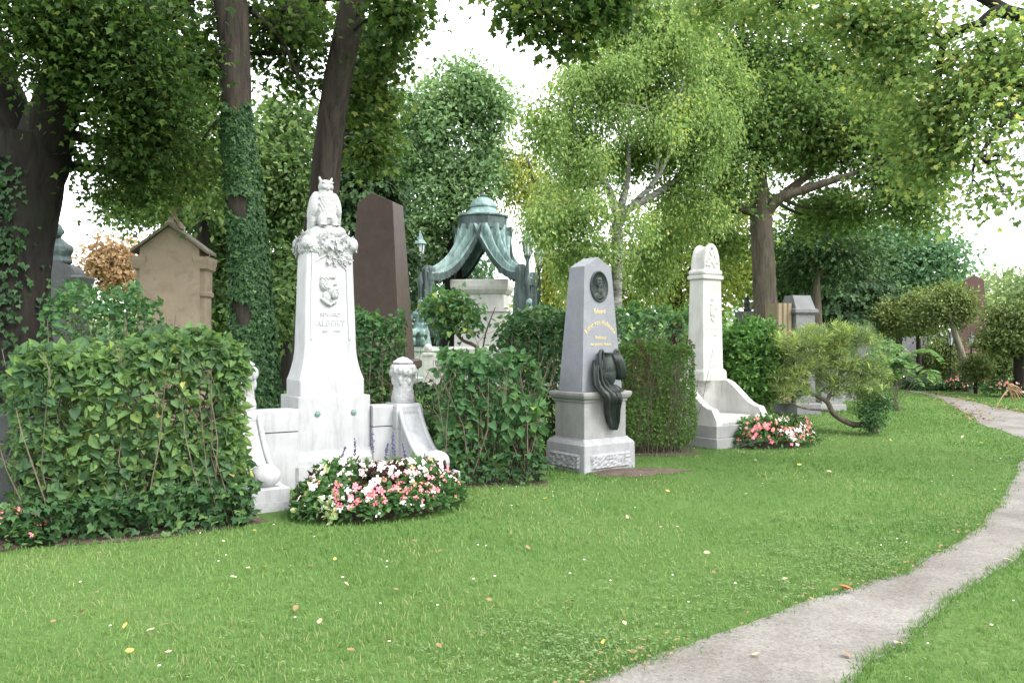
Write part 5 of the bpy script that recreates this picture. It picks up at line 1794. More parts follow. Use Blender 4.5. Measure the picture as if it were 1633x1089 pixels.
    # maple with a spreading limb
    tr = [([P(1222, 0, 19) * [1, 1, 0], P(1220, 480, 19), P(1217, 400, 19), P(1213, 335, 19), P(1210, 270, 19.2), P(1200, 150, 19.4)], [.34, .28, .26, .25, .16, .06]),
          ([P(1216, 350, 19), P(1240, 318, 18.8), P(1290, 300, 18.5), P(1340, 284, 18.2), P(1410, 260, 18)], [.16, .13, .1, .07, .02]),
          ([P(1218, 345, 19), P(1250, 310, 19.2), P(1300, 270, 19.5), P(1380, 200, 20)], [.13, .11, .08, .03]),
          ([P(1210, 345, 19), P(1180, 330, 18.8), P(1150, 318, 18.6), P(1135, 260, 18.4)], [.1, .08, .06, .02]),
          ([P(1210, 340, 19), P(1150, 340, 19.5), P(1100, 365, 20)], [.06, .05, .02])]
    bl = [blob(1210, 190, 19, 80, 70), blob(1300, 200, 19, 100, 65), blob(1390, 230, 18.5, 80, 60), blob(1430, 300, 18, 60, 45), blob(1350, 330, 20.3, 75, 34), blob(1290, 345, 21, 40, 24), blob(1250, 110, 20, 120, 70), blob(1370, 120, 20, 110, 80), blob(1160, 280, 18.6, 55, 55),
          blob(1470, 330, 18, 40, 40), blob(1180, 60, 20, 90, 70), blob(1440, 210, 19, 60, 70), blob(1290, 255, 20.3, 60, 26), blob(1160, 390, 21, 40, 30)]
    tree('spreading_maple', 'maple with upright brown trunk and low spreading limb behind the stone pillar', tr, bl, M['lf_maple'], M['bark_grey'], 'trident', .12, 1050, 50, .3, .5, .42, 14, .05, -.3, 1.1, 7.0, inner=.4,
         extra=([blob(1280, -60, 20, 200, 90)], 90, 20))
    # near maple whose trunk stands beyond the view
    q = np.array([8.6, 9.6, 0.0])
    tr = [([q, q + [-.05, 0, 2.2], q + [-.1, 0, 4.0], q + [-.2, -.1, 5.6], q + [-.3, -.2, 8]], [.34, .27, .24, .2, .08]),
          ([q + [-.1, 0, 4.2], P(1740, 80, 9.4), P(1610, 20, 9.2), P(1560, 40, 9.2), P(1505, 70, 9.4), P(1495, 200, 9.6), P(1500, 290, 9.7)], [.14, .11, .08, .06, .045, .03, .012]),
          ([P(1610, 20, 9.2), P(1530, -20, 9.4), P(1400, -40, 10), P(1250, -20, 10.4)], [.07, .06, .04, .02]),
          ([q + [-.1, 0, 3.9], P(1720, 170, 8.6), P(1620, 180, 8.4), P(1560, 250, 8.4)], [.1, .07, .04, .015])]
    bl = [blob(1590, 60, 8.8, 70, 60), blob(1520, 150, 9.2, 55, 55, .6), blob(1610, 180, 8.4, 65, 55), blob(1570, 260, 8.3, 55, 40, .5), blob(1600, 310, 8.3, 45, 22, .4), blob(1550, 300, 8.4, 30, 30, .3), blob(1440, 60, 9.8, 80, 60), blob(1350, 40, 10.2, 90, 55),
          blob(1250, 15, 10.4, 80, 40), blob(1470, 190, 9.8, 50, 60, .6), blob(1620, 250, 8.2, 50, 40, .5), blob(1400, 130, 10.2, 60, 45, .6), blob(1140, 0, 10.8, 60, 22, .5), blob(1650, 120, 8.6, 80, 90), blob(1490, 265, 9.7, 50, 40, .6), blob(1530, 230, 9.3, 50, 40, .5)]
    tree('near_maple', 'maple branches with broad yellow-green leaves hanging into the upper corner over the path', tr, bl, M['lf_maple'], M['bark_dark'], 'maple', .066, 700, 30, .2, .55, .55, 12, .022, -.05, 1.7, 8.0, twig_r=.007, inner=.25, flat=.8,
         extra=([blob(1560, -120, 9.5, 260, 100), blob(1850, 0, 9.5, 200, 200)], 70, 14))


mid_trees()


def back_trees():
    def bt(name, label, px, d, blobs, mat, bk='bark_dark', size=.24, n=200, per=36, tone=.5, spread=.5, kind='diamond', gap=-.5, **k):
        x = P(px, 0, d) * [1, 1, 0]
        zc = max(1.0, P(px, min(b[1] for b in blobs) + 60, d)[2])
        tree(name, label, [([x, x + [.05, 0, zc * .5], x + [.1, 0, zc]], [.28, .2, .08])], [blob(a, b, d + c, rx, rz) for a, b, c, rx, rz in blobs], M[mat], M[bk], kind, size, n, per, spread, .35, tone, 8, .08, gap, seed=px * .01, **k)
    bt('locust_tree', 'light green feathery tree lit up between the two trunks', 320, 24, [(320, 150, 0, 50, 40), (255, 130, 1, 40, 30), (345, 230, 0, 45, 50), (300, 280, 0, 40, 45), (350, 300, -1, 30, 40), (230, 200, 1, 40, 40)], 'lf_bright', size=.2, n=260, per=40, tone=.6)
    bt('shade_tree', 'mid green tree between the ivy trunk and the leaning trunk', 455, 26, [(450, 260, 0, 40, 50), (430, 330, 0, 30, 50), (470, 330, 0, 35, 50), (450, 420, -1, 35, 50), (465, 200, 1, 40, 40), (445, 490, -2, 40, 40)], 'lf_bright', n=300, per=40, tone=.35)
    bt('thicket_tree', 'dense green tree behind the buff sandstone stele', 345, 28, [(350, 380, 0, 40, 40), (345, 440, 0, 35, 40), (290, 320, 0, 50, 30), (240, 320, 1, 40, 25), (340, 490, -1, 40, 40), (200, 330, 2, 25, 20)], 'lf_bright', n=260, per=40, tone=.3)
    bt('autumn_tree', 'rust-coloured autumn tree far off beside the buff sandstone stele', 180, 60, [(165, 420, 0, 28, 25), (190, 410, 0, 30, 28), (205, 440, 0, 25, 25), (150, 440, 0, 22, 22)], 'lf_autumn', size=.4, n=120, per=34, spread=.7, gap=-.2)
    bt('bluish_oak', 'blue-green rounded tree against the white sky beyond the lawn', 1440, 40, [(1480, 400, 0, 45, 32), (1440, 420, 0, 45, 40), (1510, 425, 0, 28, 25), (1400, 400, 0, 40, 40), (1390, 460, 0, 40, 35), (1470, 460, 0, 40, 25), (1435, 375, 1, 40, 25), (1350, 430, 2, 50, 50)], 'lf_blue', size=.26, n=420, per=40, spread=.5)
    bt('tall_pine', 'thin grey trunk with sparse dark foliage right of the spreading maple', 1298, 24, [(1300, 380, 0, 40, 25), (1330, 400, 0, 45, 22), (1290, 430, 1, 35, 20), (1370, 410, 1, 40, 18), (1265, 400, 1, 25, 20)], 'lf_needle', 'bark_grey', size=.16, n=170, per=40, kind='spray')
    bt('dense_tree', 'dense yellowish green tree low behind the maple trunk', 1260, 34, [(1250, 400, 0, 40, 40), (1180, 430, 0, 40, 40), (1320, 470, 0, 60, 30), (1250, 470, 0, 60, 30), (1390, 490, 0, 50, 20)], 'lf_birch', n=280, per=40, tone=.5)
    # small trees on the far lawn
    x = P(1545, 0, 25.5) * [1, 1, 0]
    tree('leaning_small_tree', 'small round-crowned tree with pale leaning trunk on the far lawn', [([x, P(1535, 570, 25.5), P(1522, 530, 25.5), P(1510, 495, 25.5)], [.13, .11, .09, .04])],
         [blob(1495, 490, 25.5, 35, 28), blob(1522, 495, 25.5, 28, 25), blob(1515, 475, 25.5, 28, 18), blob(1475, 510, 25.5, 25, 18)], M['lf_yew'], M['bark_pale'], 'oval', .1, 230, 46, .2, .3, .6, 9, .03, -.6, seed=9.0)
    x = P(1466, 0, 27) * [1, 1, 0]
    tree('slim_small_tree', 'small tree with thin straight trunk before the broad grey gravestone', [([x, P(1465, 560, 27), P(1464, 520, 27), P(1462, 500, 27)], [.09, .08, .07, .03])],
         [blob(1450, 500, 27, 30, 22), blob(1430, 515, 27, 25, 18), blob(1470, 485, 27, 26, 18), blob(1415, 500, 27, 18, 16)], M['lf_yew'], M['bark_brown'], 'oval', .1, 170, 46, .2, .3, .65, 9, .025, -.6, seed=9.5)
    x = P(1626, 0, 23) * [1, 1, 0]
    tree('clipped_yew', 'dark clipped dome-shaped yew tree beyond the path', [([x, P(1625, 580, 23), P(1622, 530, 23)], [.16, .14, .08])],
         [blob(1620, 525, 23, 40, 38), blob(1590, 545, 23, 26, 22), blob(1650, 530, 23, 50, 40), blob(1610, 505, 23, 28, 18)], M['lf_yew'], M['bark_dark'], 'spray', .13, 260, 34, .16, .2, .4, 9, .04, -.9, seed=10.0)
    for px, py, d, rx, rz, lab in ((1505, 570, 29, 26, 36, 'dark rounded evergreen bush behind the lamppost'), (1597, 575, 27, 26, 34, 'dark upright evergreen bush beside the clipped yew'), (1556, 588, 24.5, 9, 15, 'small yellowish sapling behind the far flower bed')):
        c = P(px, py, d)
        x = c * [1, 1, 0]
        tree('evergreen_bush', lab, [([x, x + [0, 0, .4], c], [.06, .05, .02])], [blob(px, py, d, rx, rz)], M['lf_yew' if px != 1555 else 'lf_bright'], M['bark_dark'], 'diamond', .09, 120, 44, .14, .2, .4, 6, .02, -.9, seed=px * .1, cat='bush')
    # far wood that closes the view
    acc = Acc()
    for px in range(-500, 2300, 36):
        d = rng.uniform(75, 105)
        top = 438 if px > 1500 else rng.uniform(470, 492)
        if 100 < px < 230:
            top = 500
        b = [blob(px, top + 22, d, 34, 26, 4), blob(px + 12, top + 62, d, 40, 40, 5)]
        near = px > 1420
        c, _ = crown_points(b, 70 if near else 16, -.9, .3, px)
        crown(acc, c, 26 if near else 9, 'diamond' if near else 'clump', .62 if near else 1.5, 1.0, .2, .5, .16, .22, seed=px)
    tag(part('distant_treeline', acc, M['far_wood']), 'pale wooded line far beyond the cemetery lawn', 'treeline', kind='stuff')
    # low shrubbery between the graves, behind everything
    acc = Acc()
    for px in range(-200, 1420, 22):
        d = rng.uniform(36, 46)
        if 735 < px < 850:
            continue
        c, _ = crown_points([blob(px, rng.uniform(545, 560), d, 26, rng.uniform(26, 40), 1.0)], 16, -.9, .5, px)
        crown(acc, c, 13, 'diamond', .42, .5, .2, .42, .18, .2, seed=px)
    tag(part('low_shrubbery', acc, M['lf_mid']), 'low green shrubbery between the distant graves', 'shrubbery', kind='stuff')


back_trees()


# ------------------------------------------------------------------ hedges and shrubs
def box_points(n, cx, cy, hl, hd, h, t, z0=.05, surf=.65, rnd=.5):
    """points in a rotated block, most of them near its surface"""
    p = rng.uniform(-1, 1, (n, 3))
    s = rng.uniform(0, 1, n) < surf
    ax = rng.choice(3, n, p=[.22, .43, .35])
    sg = np.where(rng.uniform(0, 1, n) < .78, 1, -1)
    for k, sign in ((0, sg), (1, -sg), (2, np.ones(n))):
        m = s & (ax == k)
        p[m, k] = sign[m] * rng.uniform(.8, 1.04, m.sum())
    q4 = (np.abs(p) ** 5).sum(1) ** .2
    p = p / np.maximum(q4, 1.0)[:, None] ** rnd
    r = 1 + .08 * wav(p, 2.2, cx) + .05 * wav(p, 5.0, cy)
    u, v = p[:, 0] * hl * r, p[:, 1] * hd * r
    z = z0 + (p[:, 2] + 1) / 2 * (h - z0) * r
    x = cx + u * math.cos(t) - v * math.sin(t)
    y = cy + u * math.sin(t) + v * math.cos(t)
    f = np.array([math.sin(t), -math.cos(t), 0])
    nrm = np.where((ax == 1)[:, None], f * np.where(sg > 0, 1, -1)[:, None], np.where((ax == 2)[:, None], np.array([0, 0, 1.0]), np.array([math.cos(t), math.sin(t), 0]) * sg[:, None]))
    return np.stack([x, y, z], 1), nrm


def stems(acc, n, cx, cy, hl, hd, h, t, r=.012, fan=.25, k=3):
    u = rng.uniform(-.9, .9, n) * hl
    v = (rng.uniform(0, 1, n) ** 1.8 * 1.6 - 1.0) * hd
    A = np.stack([cx + u * math.cos(t) - v * math.sin(t), cy + u * math.sin(t) + v * math.cos(t), np.zeros(n)], 1)
    top = h * rng.uniform(.7, 1.0, n)
    B = A + np.stack([rng.normal(0, fan, n), rng.normal(0, fan * .6, n), top], 1)
    twigs(acc, A, B, r * rng.uniform(.6, 1.4, n), r * .35, .05)
    for _ in range(k):
        w = rng.uniform(.3, .95, n)[:, None]
        s = A * (1 - w) + B * w
        twigs(acc, s, s + np.stack([rng.normal(0, .16, n), rng.normal(0, .12, n), rng.uniform(.08, .35, n)], 1), r * .45, r * .2, .1)
    return acc


def hedge(name, label, cx, cy, hl, hd, h, t, mat, n, size, kind='heart', n_st=30, tone=.5, st_r=.012, twigmat='twig', singles=0, ivy=0, gapk=-.75, cat='hedge', up=.35, surf=.65, group=None, tones=None, taper=0.0, rnd=.5):
    R = thing(name, label, cat, (cx, cy, 0), 0, group)
    o3 = (cx, cy, 0)
    so_ = Acc()  # dark soil sheet under the hedge, its colour standing in for the contact shadow
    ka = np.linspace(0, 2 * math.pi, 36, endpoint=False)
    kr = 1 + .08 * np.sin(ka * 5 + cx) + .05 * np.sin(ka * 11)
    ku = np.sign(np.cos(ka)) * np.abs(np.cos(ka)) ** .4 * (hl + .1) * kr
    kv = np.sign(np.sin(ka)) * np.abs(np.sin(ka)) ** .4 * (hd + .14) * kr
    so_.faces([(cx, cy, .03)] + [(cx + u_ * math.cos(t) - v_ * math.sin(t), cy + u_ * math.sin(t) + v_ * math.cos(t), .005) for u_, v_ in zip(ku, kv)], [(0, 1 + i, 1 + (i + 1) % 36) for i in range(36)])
    part('soil_and_shade', so_, M['soil'], R, True, o3)
    sa_, la = Acc(), Acc()
    stems(sa_, n_st, cx, cy, hl, hd, h, t, st_r)
    part('stems', sa_, M[twigmat], R, True, o3, stuff=True)
    p, nr = box_points(n, cx, cy, hl, hd, h, t, surf=surf, rnd=rnd)
    keep = wav(p, 2.6, cx * 3) > gapk
    if taper:
        keep &= rng.uniform(0, 1, n) < (1 - taper + taper * np.clip(p[:, 2] / (h * .55), 0, 1))
    p, nr = p[keep], nr[keep]
    m = len(p)
    tn = tone + rng.normal(0, .17, m) + .2 * wav(p, 1.6, 3) + (tones(p) if tones else 0)
    dr = nr * .5 + rng.normal(0, .55, (m, 3)) + [0, 0, -.25]
    nm = nr * .9 + rng.normal(0, .45, (m, 3)) + [0, 0, up]
    sz = size * (.35 + rng.uniform(0, 1, m) ** 1.3 * 1.0)
    order = np.argsort(np.linalg.norm(p - np.array([0, 0, CAMH]), axis=1) - sz * 6)
    a, b = order[:singles], order[singles:]
    leaves(la, kind, p[b], dr[b], nm[b], sz[b], tn[b])
    part('foliage', la, M[mat], R, False, o3, stuff=True)
    if singles:
        V, F = LEAF[kind]
        vers = []
        for q in range(6):
            ac = Acc()
            ac.faces(np.array(V), F, .1 + .15 * q)
            vers.append(ac.mesh('leaf', [M[mat]]))
        for i in a:
            y = dr[i] / np.linalg.norm(dr[i])
            z = nm[i] - nm[i].dot(y) * y
            z /= np.linalg.norm(z)
            x = np.cross(y, z)
            o = link('leaf', vers[int(np.clip((tn[i] - .1) / .15, 0, 5))], R)
            mt = np.eye(4)
            mt[:3, 0], mt[:3, 1], mt[:3, 2] = x * sz[i], y * sz[i], z * sz[i]
            mt[:3, 3] = p[i] - np.array(o3)
            o.matrix_local = Matrix(mt.tolist())
    if ivy:
        ia = Acc()
        q, nq = box_points(ivy, cx, cy, hl * 1.06, hd * 1.25, .36, t, .02)
        mq = len(q)
        leaves(ia, 'ivy', q, nq * .4 + rng.normal(0, .5, (mq, 3)) + [0, 0, -.2], nq * .7 + rng.normal(0, .35, (mq, 3)) + [0, 0, .8], .075 * rng.uniform(.6, 1.25, mq), .55 + rng.normal(0, .22, mq))
        part('ivy', ia, M['lf_ivy'], R, False, o3, stuff=True)
    return R


def hedges():
    yel = lambda p: .14 * np.clip((p[:, 0] + 2.75) / .5, 0, 1)
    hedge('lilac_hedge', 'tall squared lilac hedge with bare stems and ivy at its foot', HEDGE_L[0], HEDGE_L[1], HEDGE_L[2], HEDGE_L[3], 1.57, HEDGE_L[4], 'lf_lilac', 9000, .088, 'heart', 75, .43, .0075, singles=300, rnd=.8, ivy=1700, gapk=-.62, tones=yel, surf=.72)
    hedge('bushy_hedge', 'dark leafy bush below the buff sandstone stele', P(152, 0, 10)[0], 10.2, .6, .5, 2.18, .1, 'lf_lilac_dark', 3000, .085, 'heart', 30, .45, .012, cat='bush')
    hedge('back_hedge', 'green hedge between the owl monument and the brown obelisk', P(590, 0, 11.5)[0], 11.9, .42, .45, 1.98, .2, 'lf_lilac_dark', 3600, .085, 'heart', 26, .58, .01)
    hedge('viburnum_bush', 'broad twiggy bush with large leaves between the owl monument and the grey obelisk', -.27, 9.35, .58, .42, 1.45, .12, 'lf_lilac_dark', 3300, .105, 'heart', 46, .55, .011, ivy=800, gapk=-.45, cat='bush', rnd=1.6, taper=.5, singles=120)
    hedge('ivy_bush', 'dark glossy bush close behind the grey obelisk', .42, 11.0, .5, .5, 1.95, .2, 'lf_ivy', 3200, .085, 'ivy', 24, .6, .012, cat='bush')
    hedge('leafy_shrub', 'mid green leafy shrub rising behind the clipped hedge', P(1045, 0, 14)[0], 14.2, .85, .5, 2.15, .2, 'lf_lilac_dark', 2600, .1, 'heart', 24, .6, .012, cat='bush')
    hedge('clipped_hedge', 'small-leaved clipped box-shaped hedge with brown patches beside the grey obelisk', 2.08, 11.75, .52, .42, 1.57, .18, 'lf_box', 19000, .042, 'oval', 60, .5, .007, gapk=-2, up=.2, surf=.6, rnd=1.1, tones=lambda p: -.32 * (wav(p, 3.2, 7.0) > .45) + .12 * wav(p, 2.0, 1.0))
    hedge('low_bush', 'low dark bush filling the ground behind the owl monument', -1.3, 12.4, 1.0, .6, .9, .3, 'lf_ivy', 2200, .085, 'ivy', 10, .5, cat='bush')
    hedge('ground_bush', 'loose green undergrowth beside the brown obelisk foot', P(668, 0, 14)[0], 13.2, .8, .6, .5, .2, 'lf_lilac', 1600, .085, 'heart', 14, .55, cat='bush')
    # shrub with thin crooked trunk before the tomb
    x = P(775, 0, 12.5) * [1, 1, 0]
    tree('crooked_shrub', 'small shrub with crooked bare stem in front of the white tomb', [([x, P(768, 570, 12.3), P(735, 540, 12.1), P(715, 505, 12), P(700, 475, 12)], [.03, .028, .024, .018, .008]), ([P(768, 570, 12.3), P(775, 530, 12.2), P(790, 490, 12)], [.016, .012, .006])],
         [blob(706, 480, 12, 26, 18, .3), blob(738, 490, 12, 28, 18, .3), blob(692, 498, 12, 15, 13, .2), blob(745, 515, 12, 20, 16, .2), blob(715, 510, 12, 22, 20, .2)], M['lf_lilac_dark'], M['twig'], 'heart', .085, 70, 15, .1, .4, .62, 7, .007, -.9, twig_r=.004, seed=14, cat='shrub', tvar=.22)
    x = P(850, 0, 12.6) * [1, 1, 0]
    tree('loose_shrub', 'loose leafy shrub with slanting bare stem left of the grey obelisk', [([x, P(845, 580, 12.4), P(838, 530, 12.3), P(830, 505, 12.2)], [.03, .026, .02, .01])],
         [blob(840, 520, 12.2, 34, 26, .35), blob(870, 530, 12.3, 30, 34, .35), blob(815, 550, 12.2, 22, 30, .3), blob(860, 570, 12.3, 36, 30, .4)], M['lf_lilac_dark'], M['twig'], 'heart', .08, 110, 18, .12, .4, .5, 7, .008, -.9, twig_r=.004, seed=15, cat='shrub')
    # thuja
    c = P(1192, 580, 14.2)
    x = c * [1, 1, 0]
    tree('thuja', 'dense green thuja bush beside the stone pillar', [([x, x + [0, 0, 1], x + [0, 0, 1.8]], [.09, .07, .02])], [blob(1190, 560, 14.2, 44, 45, .5), blob(1205, 540, 14.3, 32, 30, .4), blob(1180, 610, 14.2, 38, 45, .5), blob(1218, 590, 14.2, 22, 50, .4), blob(1165, 560, 14.3, 18, 26, .3)],
         M['lf_thuja'], M['bark_brown'], 'spray', .11, 300, 30, .1, .1, .45, 8, .02, -1.2, seed=16, cat='bush')
    # dwarf pine with a creeping crooked trunk
    x = G(1392, 690)
    tr = [([x, P(1385, 678, 13.9), P(1358, 676, 13.8), P(1330, 660, 13.7), P(1318, 640, 13.7), P(1290, 625, 13.8), P(1262, 600, 13.9)], [.06, .055, .05, .045, .04, .03, .015]),
          ([P(1318, 640, 13.7), P(1335, 610, 13.8), P(1350, 575, 14), P(1340, 545, 14)], [.035, .03, .02, .01]), ([P(1335, 610, 13.8), P(1370, 600, 14), P(1395, 585, 14)], [.025, .02, .01]),
          ([P(1290, 625, 13.8), P(1285, 590, 13.9), P(1300, 560, 14)], [.025, .02, .01]), ([P(1330, 655, 13.7), P(1280, 650, 13.6), P(1240, 632, 13.6)], [.025, .02, .01]), ([P(1290, 628, 13.8), P(1270, 580, 13.8), P(1250, 555, 13.9)], [.02, .015, .008])]
    bl = [blob(1262, 555, 13.9, 36, 22, .45), blob(1310, 540, 14, 40, 22, .5), blob(1355, 545, 14.1, 36, 24, .45), blob(1290, 585, 13.9, 40, 20, .4), blob(1345, 585, 14, 36, 20, .45), blob(1390, 590, 14, 28, 22, .4), blob(1385, 625, 13.9, 26, 22, .35), blob(1250, 600, 13.8, 26, 18, .35), blob(1330, 615, 13.9, 34, 14, .35), blob(1270, 628, 13.7, 30, 12, .3)]
    tree('dwarf_pine', 'sprawling dwarf pine with crooked low trunk beside the pink flower bed', tr, bl, M['lf_pine'], M['bark_grey'], 'needle', .14, 230, 24, .07, -.55, .5, 9, .015, -.7, 2.0, 17, twig_r=.006, flat=.8, inner=.3)
    c = P(1390, 660, 13.8)
    tree('pine_foot_bush', 'small dark leafy bush at the foot of the dwarf pine trunk', [([x + [.05, -.1, 0], c], [.02, .01])], [blob(1388, 665, 13.7, 26, 24, .28), blob(1405, 640, 13.7, 14, 18, .2)], M['lf_lilac_dark'], M['twig'], 'oval', .05, 70, 26, .06, .3, .4, 6, .006, -1, seed=18, cat='bush')
    # fern-like sumac
    R = thing('sumac_shrub', 'pale green sumac shrub with long feathery leaves behind the dwarf pine', 'shrub', P(1430, 0, 18.5) * [1, 1, 0])
    b0 = P(1430, 0, 18.5) * [1, 1, 0]
    sa_ = Acc()
    for k in range(15):
        la = Acc()
        az, ln = rng.uniform(0, 2 * math.pi), rng.uniform(.6, .95)
        p0 = b0 + [rng.normal(0, .3), rng.normal(0, .2), rng.uniform(.55, 1.35)]
        tube(sa_, [b0 + [rng.normal(0, .06), rng.normal(0, .06), 0], (b0 + p0) / 2 + [0, 0, .1], p0], [.008, .007, .005], 5, 3)
        e = np.array([math.cos(az), math.sin(az) * .5, 0])
        pts = smooth_path([p0, p0 + e * ln * .4 + [0, 0, .2], p0 + e * ln * .8 + [0, 0, .15], p0 + e * ln * 1.1 + [0, 0, -.1]], 5)
        tube(sa_, pts, np.linspace(.006, .002, len(pts)), 4, 1)
        sd = np.array([-e[1], e[0], 0])
        for s in (-1, 1):
            n = len(pts) - 1
            leaves(la, 'oval', pts[1:], np.tile(sd * s + e * .5, (n, 1)) + rng.normal(0, .12, (n, 3)) + [0, 0, -.2], np.tile([0, 0, 1.0], (n, 1)) + rng.normal(0, .2, (n, 3)), np.linspace(.26, .13, n), .55 + rng.normal(0, .2, n))
        part('frond', la, M['lf_sumac'], R, False, b0)
    part('stems', sa_, M['twig'], R, True, b0)
    # low ivy strip before the far gravestones
    acc = Acc()
    n = 1600
    u = rng.uniform(0, 1, n)
    a, b = P(1445, 0, 26.4), P(1552, 0, 26.2)
    pos = np.stack([a[0] + (b[0] - a[0]) * u, 26.3 + rng.normal(0, .3, n), rng.uniform(.02, .3, n)], 1)
    leaves(acc, 'ivy', pos, rng.normal(0, 1, (n, 3)), rng.normal(0, .4, (n, 3)) + [0, -.4, .8], .1 * rng.uniform(.7, 1.3, n), .6 + rng.normal(0, .2, n))
    tag(part('ivy_border', acc, M['lf_ivy']), 'low dark ivy border before the broad grey gravestone', 'ivy', kind='stuff')


hedges()


# ------------------------------------------------------------------ flower beds
def blossom_mesh(mat, petals=5, name='blossom'):
    a = Acc()
    v, f = [(0, 0, .1)], []
    for k in range(petals):
        t = 2 * math.pi * k / petals
        for dt, r, z in ((-.5, .62, .16), (-.22, 1.0, .02), (.22, 1.0, .08), (.5, .62, .18)):
            v.append((r * math.cos(t + dt * 1.1), r * math.sin(t + dt * 1.1), z))
        b = 1 + k * 4
        f += [(0, b, b + 1), (0, b + 1, b + 2), (0, b + 2, b + 3)]
    a.faces(v, f, .5, 0)
    a.faces([(-.16, -.16, .17), (.16, -.16, .17), (.16, .16, .17), (-.16, .16, .17)], [(0, 1, 2, 3)], .5, 1)
    return a.mesh(name, [mat, M['pistil']])


BL = {k: [blossom_mesh(M['petal_' + k], p) for p in (4, 5)] for k in ('pink', 'pale', 'white', 'coral')}


def flower_bed(name, label, bed, h, n_leaf, plan, spikes=0, leaf=.07, tone_fn=None):
    cx, cy, a, b, t = bed
    R = thing(name, label, 'flower bed', (cx, cy, 0))
    o3 = np.array([cx, cy, 0])

    def place(u, v):
        return np.stack([cx + u * math.cos(t) - v * math.sin(t), cy + u * math.sin(t) + v * math.cos(t)], 1)

    def hgt(r2):
        return h * np.clip(1.02 - r2, 0, 1) ** .42

    so = Acc()
    k = np.linspace(0, 2 * math.pi, 28, endpoint=False)
    xy = place(a * .8 * np.cos(k), b * .72 * np.sin(k))
    so.faces([(cx, cy, .07)] + [(x, y, .005) for x, y in xy], [(0, 1 + i, 1 + (i + 1) % 28) for i in range(28)])
    part('soil_and_shade', so, M['soil'], R, True, o3)
    ph = rng.uniform(0, 2 * math.pi, n_leaf)
    rr = rng.uniform(0, 1, n_leaf) ** .5 * 1.01
    u, v = a * rr * np.cos(ph), b * rr * np.sin(ph)
    xy = place(u, v)
    lump = .5 + .5 * wav(np.c_[xy, xy[:, :1]], 4.0, 1.0)
    z = hgt(rr ** 2) * (.72 + .4 * lump) * rng.uniform(.45, 1.02, n_leaf) + .02
    pos = np.c_[xy, z]
    out = np.c_[xy - [cx, cy], np.full(n_leaf, .25)]
    tn = .58 + rng.normal(0, .13, n_leaf) + (tone_fn(u / a, v / b, xy) if tone_fn else 0)
    la = Acc()
    leaves(la, 'oval', pos, norm(out) * .6 + rng.normal(0, .5, (n_leaf, 3)), rng.normal(0, .4, (n_leaf, 3)) + norm(out) * .4 + [0, 0, .8], leaf * rng.uniform(.6, 1.35, n_leaf), tn)
    part('foliage', la, M['lf_bed'], R, False, o3, stuff=True)
    for kind, cnt, (r0, r1), (f0, f1), size in plan:
        for _ in range(cnt):
            # f: angle about the bed's centre, -90 degrees is the lawn side
            an = math.radians(rng.uniform(f0, f1))
            r = rng.uniform(r0, r1)
            q = place(np.array([a * r * math.cos(an)]), np.array([b * r * math.sin(an)]))[0]
            lp = .5 + .5 * wav(np.array([[q[0], q[1], q[0]]]), 4.0, 1.0)[0]
            zz = hgt(np.array([r * r]))[0] * (.74 + .4 * lp) + .03
            o = link('blossom', random.choice(BL[kind]), R)
            o.location = (q[0] - cx, q[1] - cy, float(zz) + rng.uniform(-.03, .02))
            d = np.array([q[0] - cx, q[1] - cy])
            d = d / (np.linalg.norm(d) + 1e-6) * (.35 + .7 * r)
            nv = Vector((d[0] + rng.normal(0, .3), d[1] - .35 + rng.normal(0, .3), .75))
            o.rotation_mode = 'QUATERNION'
            o.rotation_quaternion = nv.to_track_quat('Z', 'Y')
            s = size * rng.uniform(.7, 1.2)
            o.scale = (s, s, s)
    for k in range(spikes):
        q = place(np.array([a * rng.uniform(-.45, .55)]), np.array([b * rng.uniform(.25, .8)]))[0]
        ac = Acc()
        hh = h * rng.uniform(1.12, 1.45)
        lean = rng.normal(0, .05, 2)
        tube(ac, [(q[0], q[1], h * .4), (q[0] + lean[0], q[1] + lean[1], hh)], [.004, .003], 4, 1, mi=1)
        for i in range(26):
            w = .62 + .38 * i / 26
            c = np.array([q[0] + lean[0] * w, q[1] + lean[1] * w, h * .4 + (hh - h * .4) * w])
            ellipsoid(ac, c + rng.normal(0, .006, 3), (.009, .009, .009), 5, 3, mi=0)
        part('flower_spike', ac, [M['petal_violet'], M['lf_thuja']], R, True, o3)
    return R


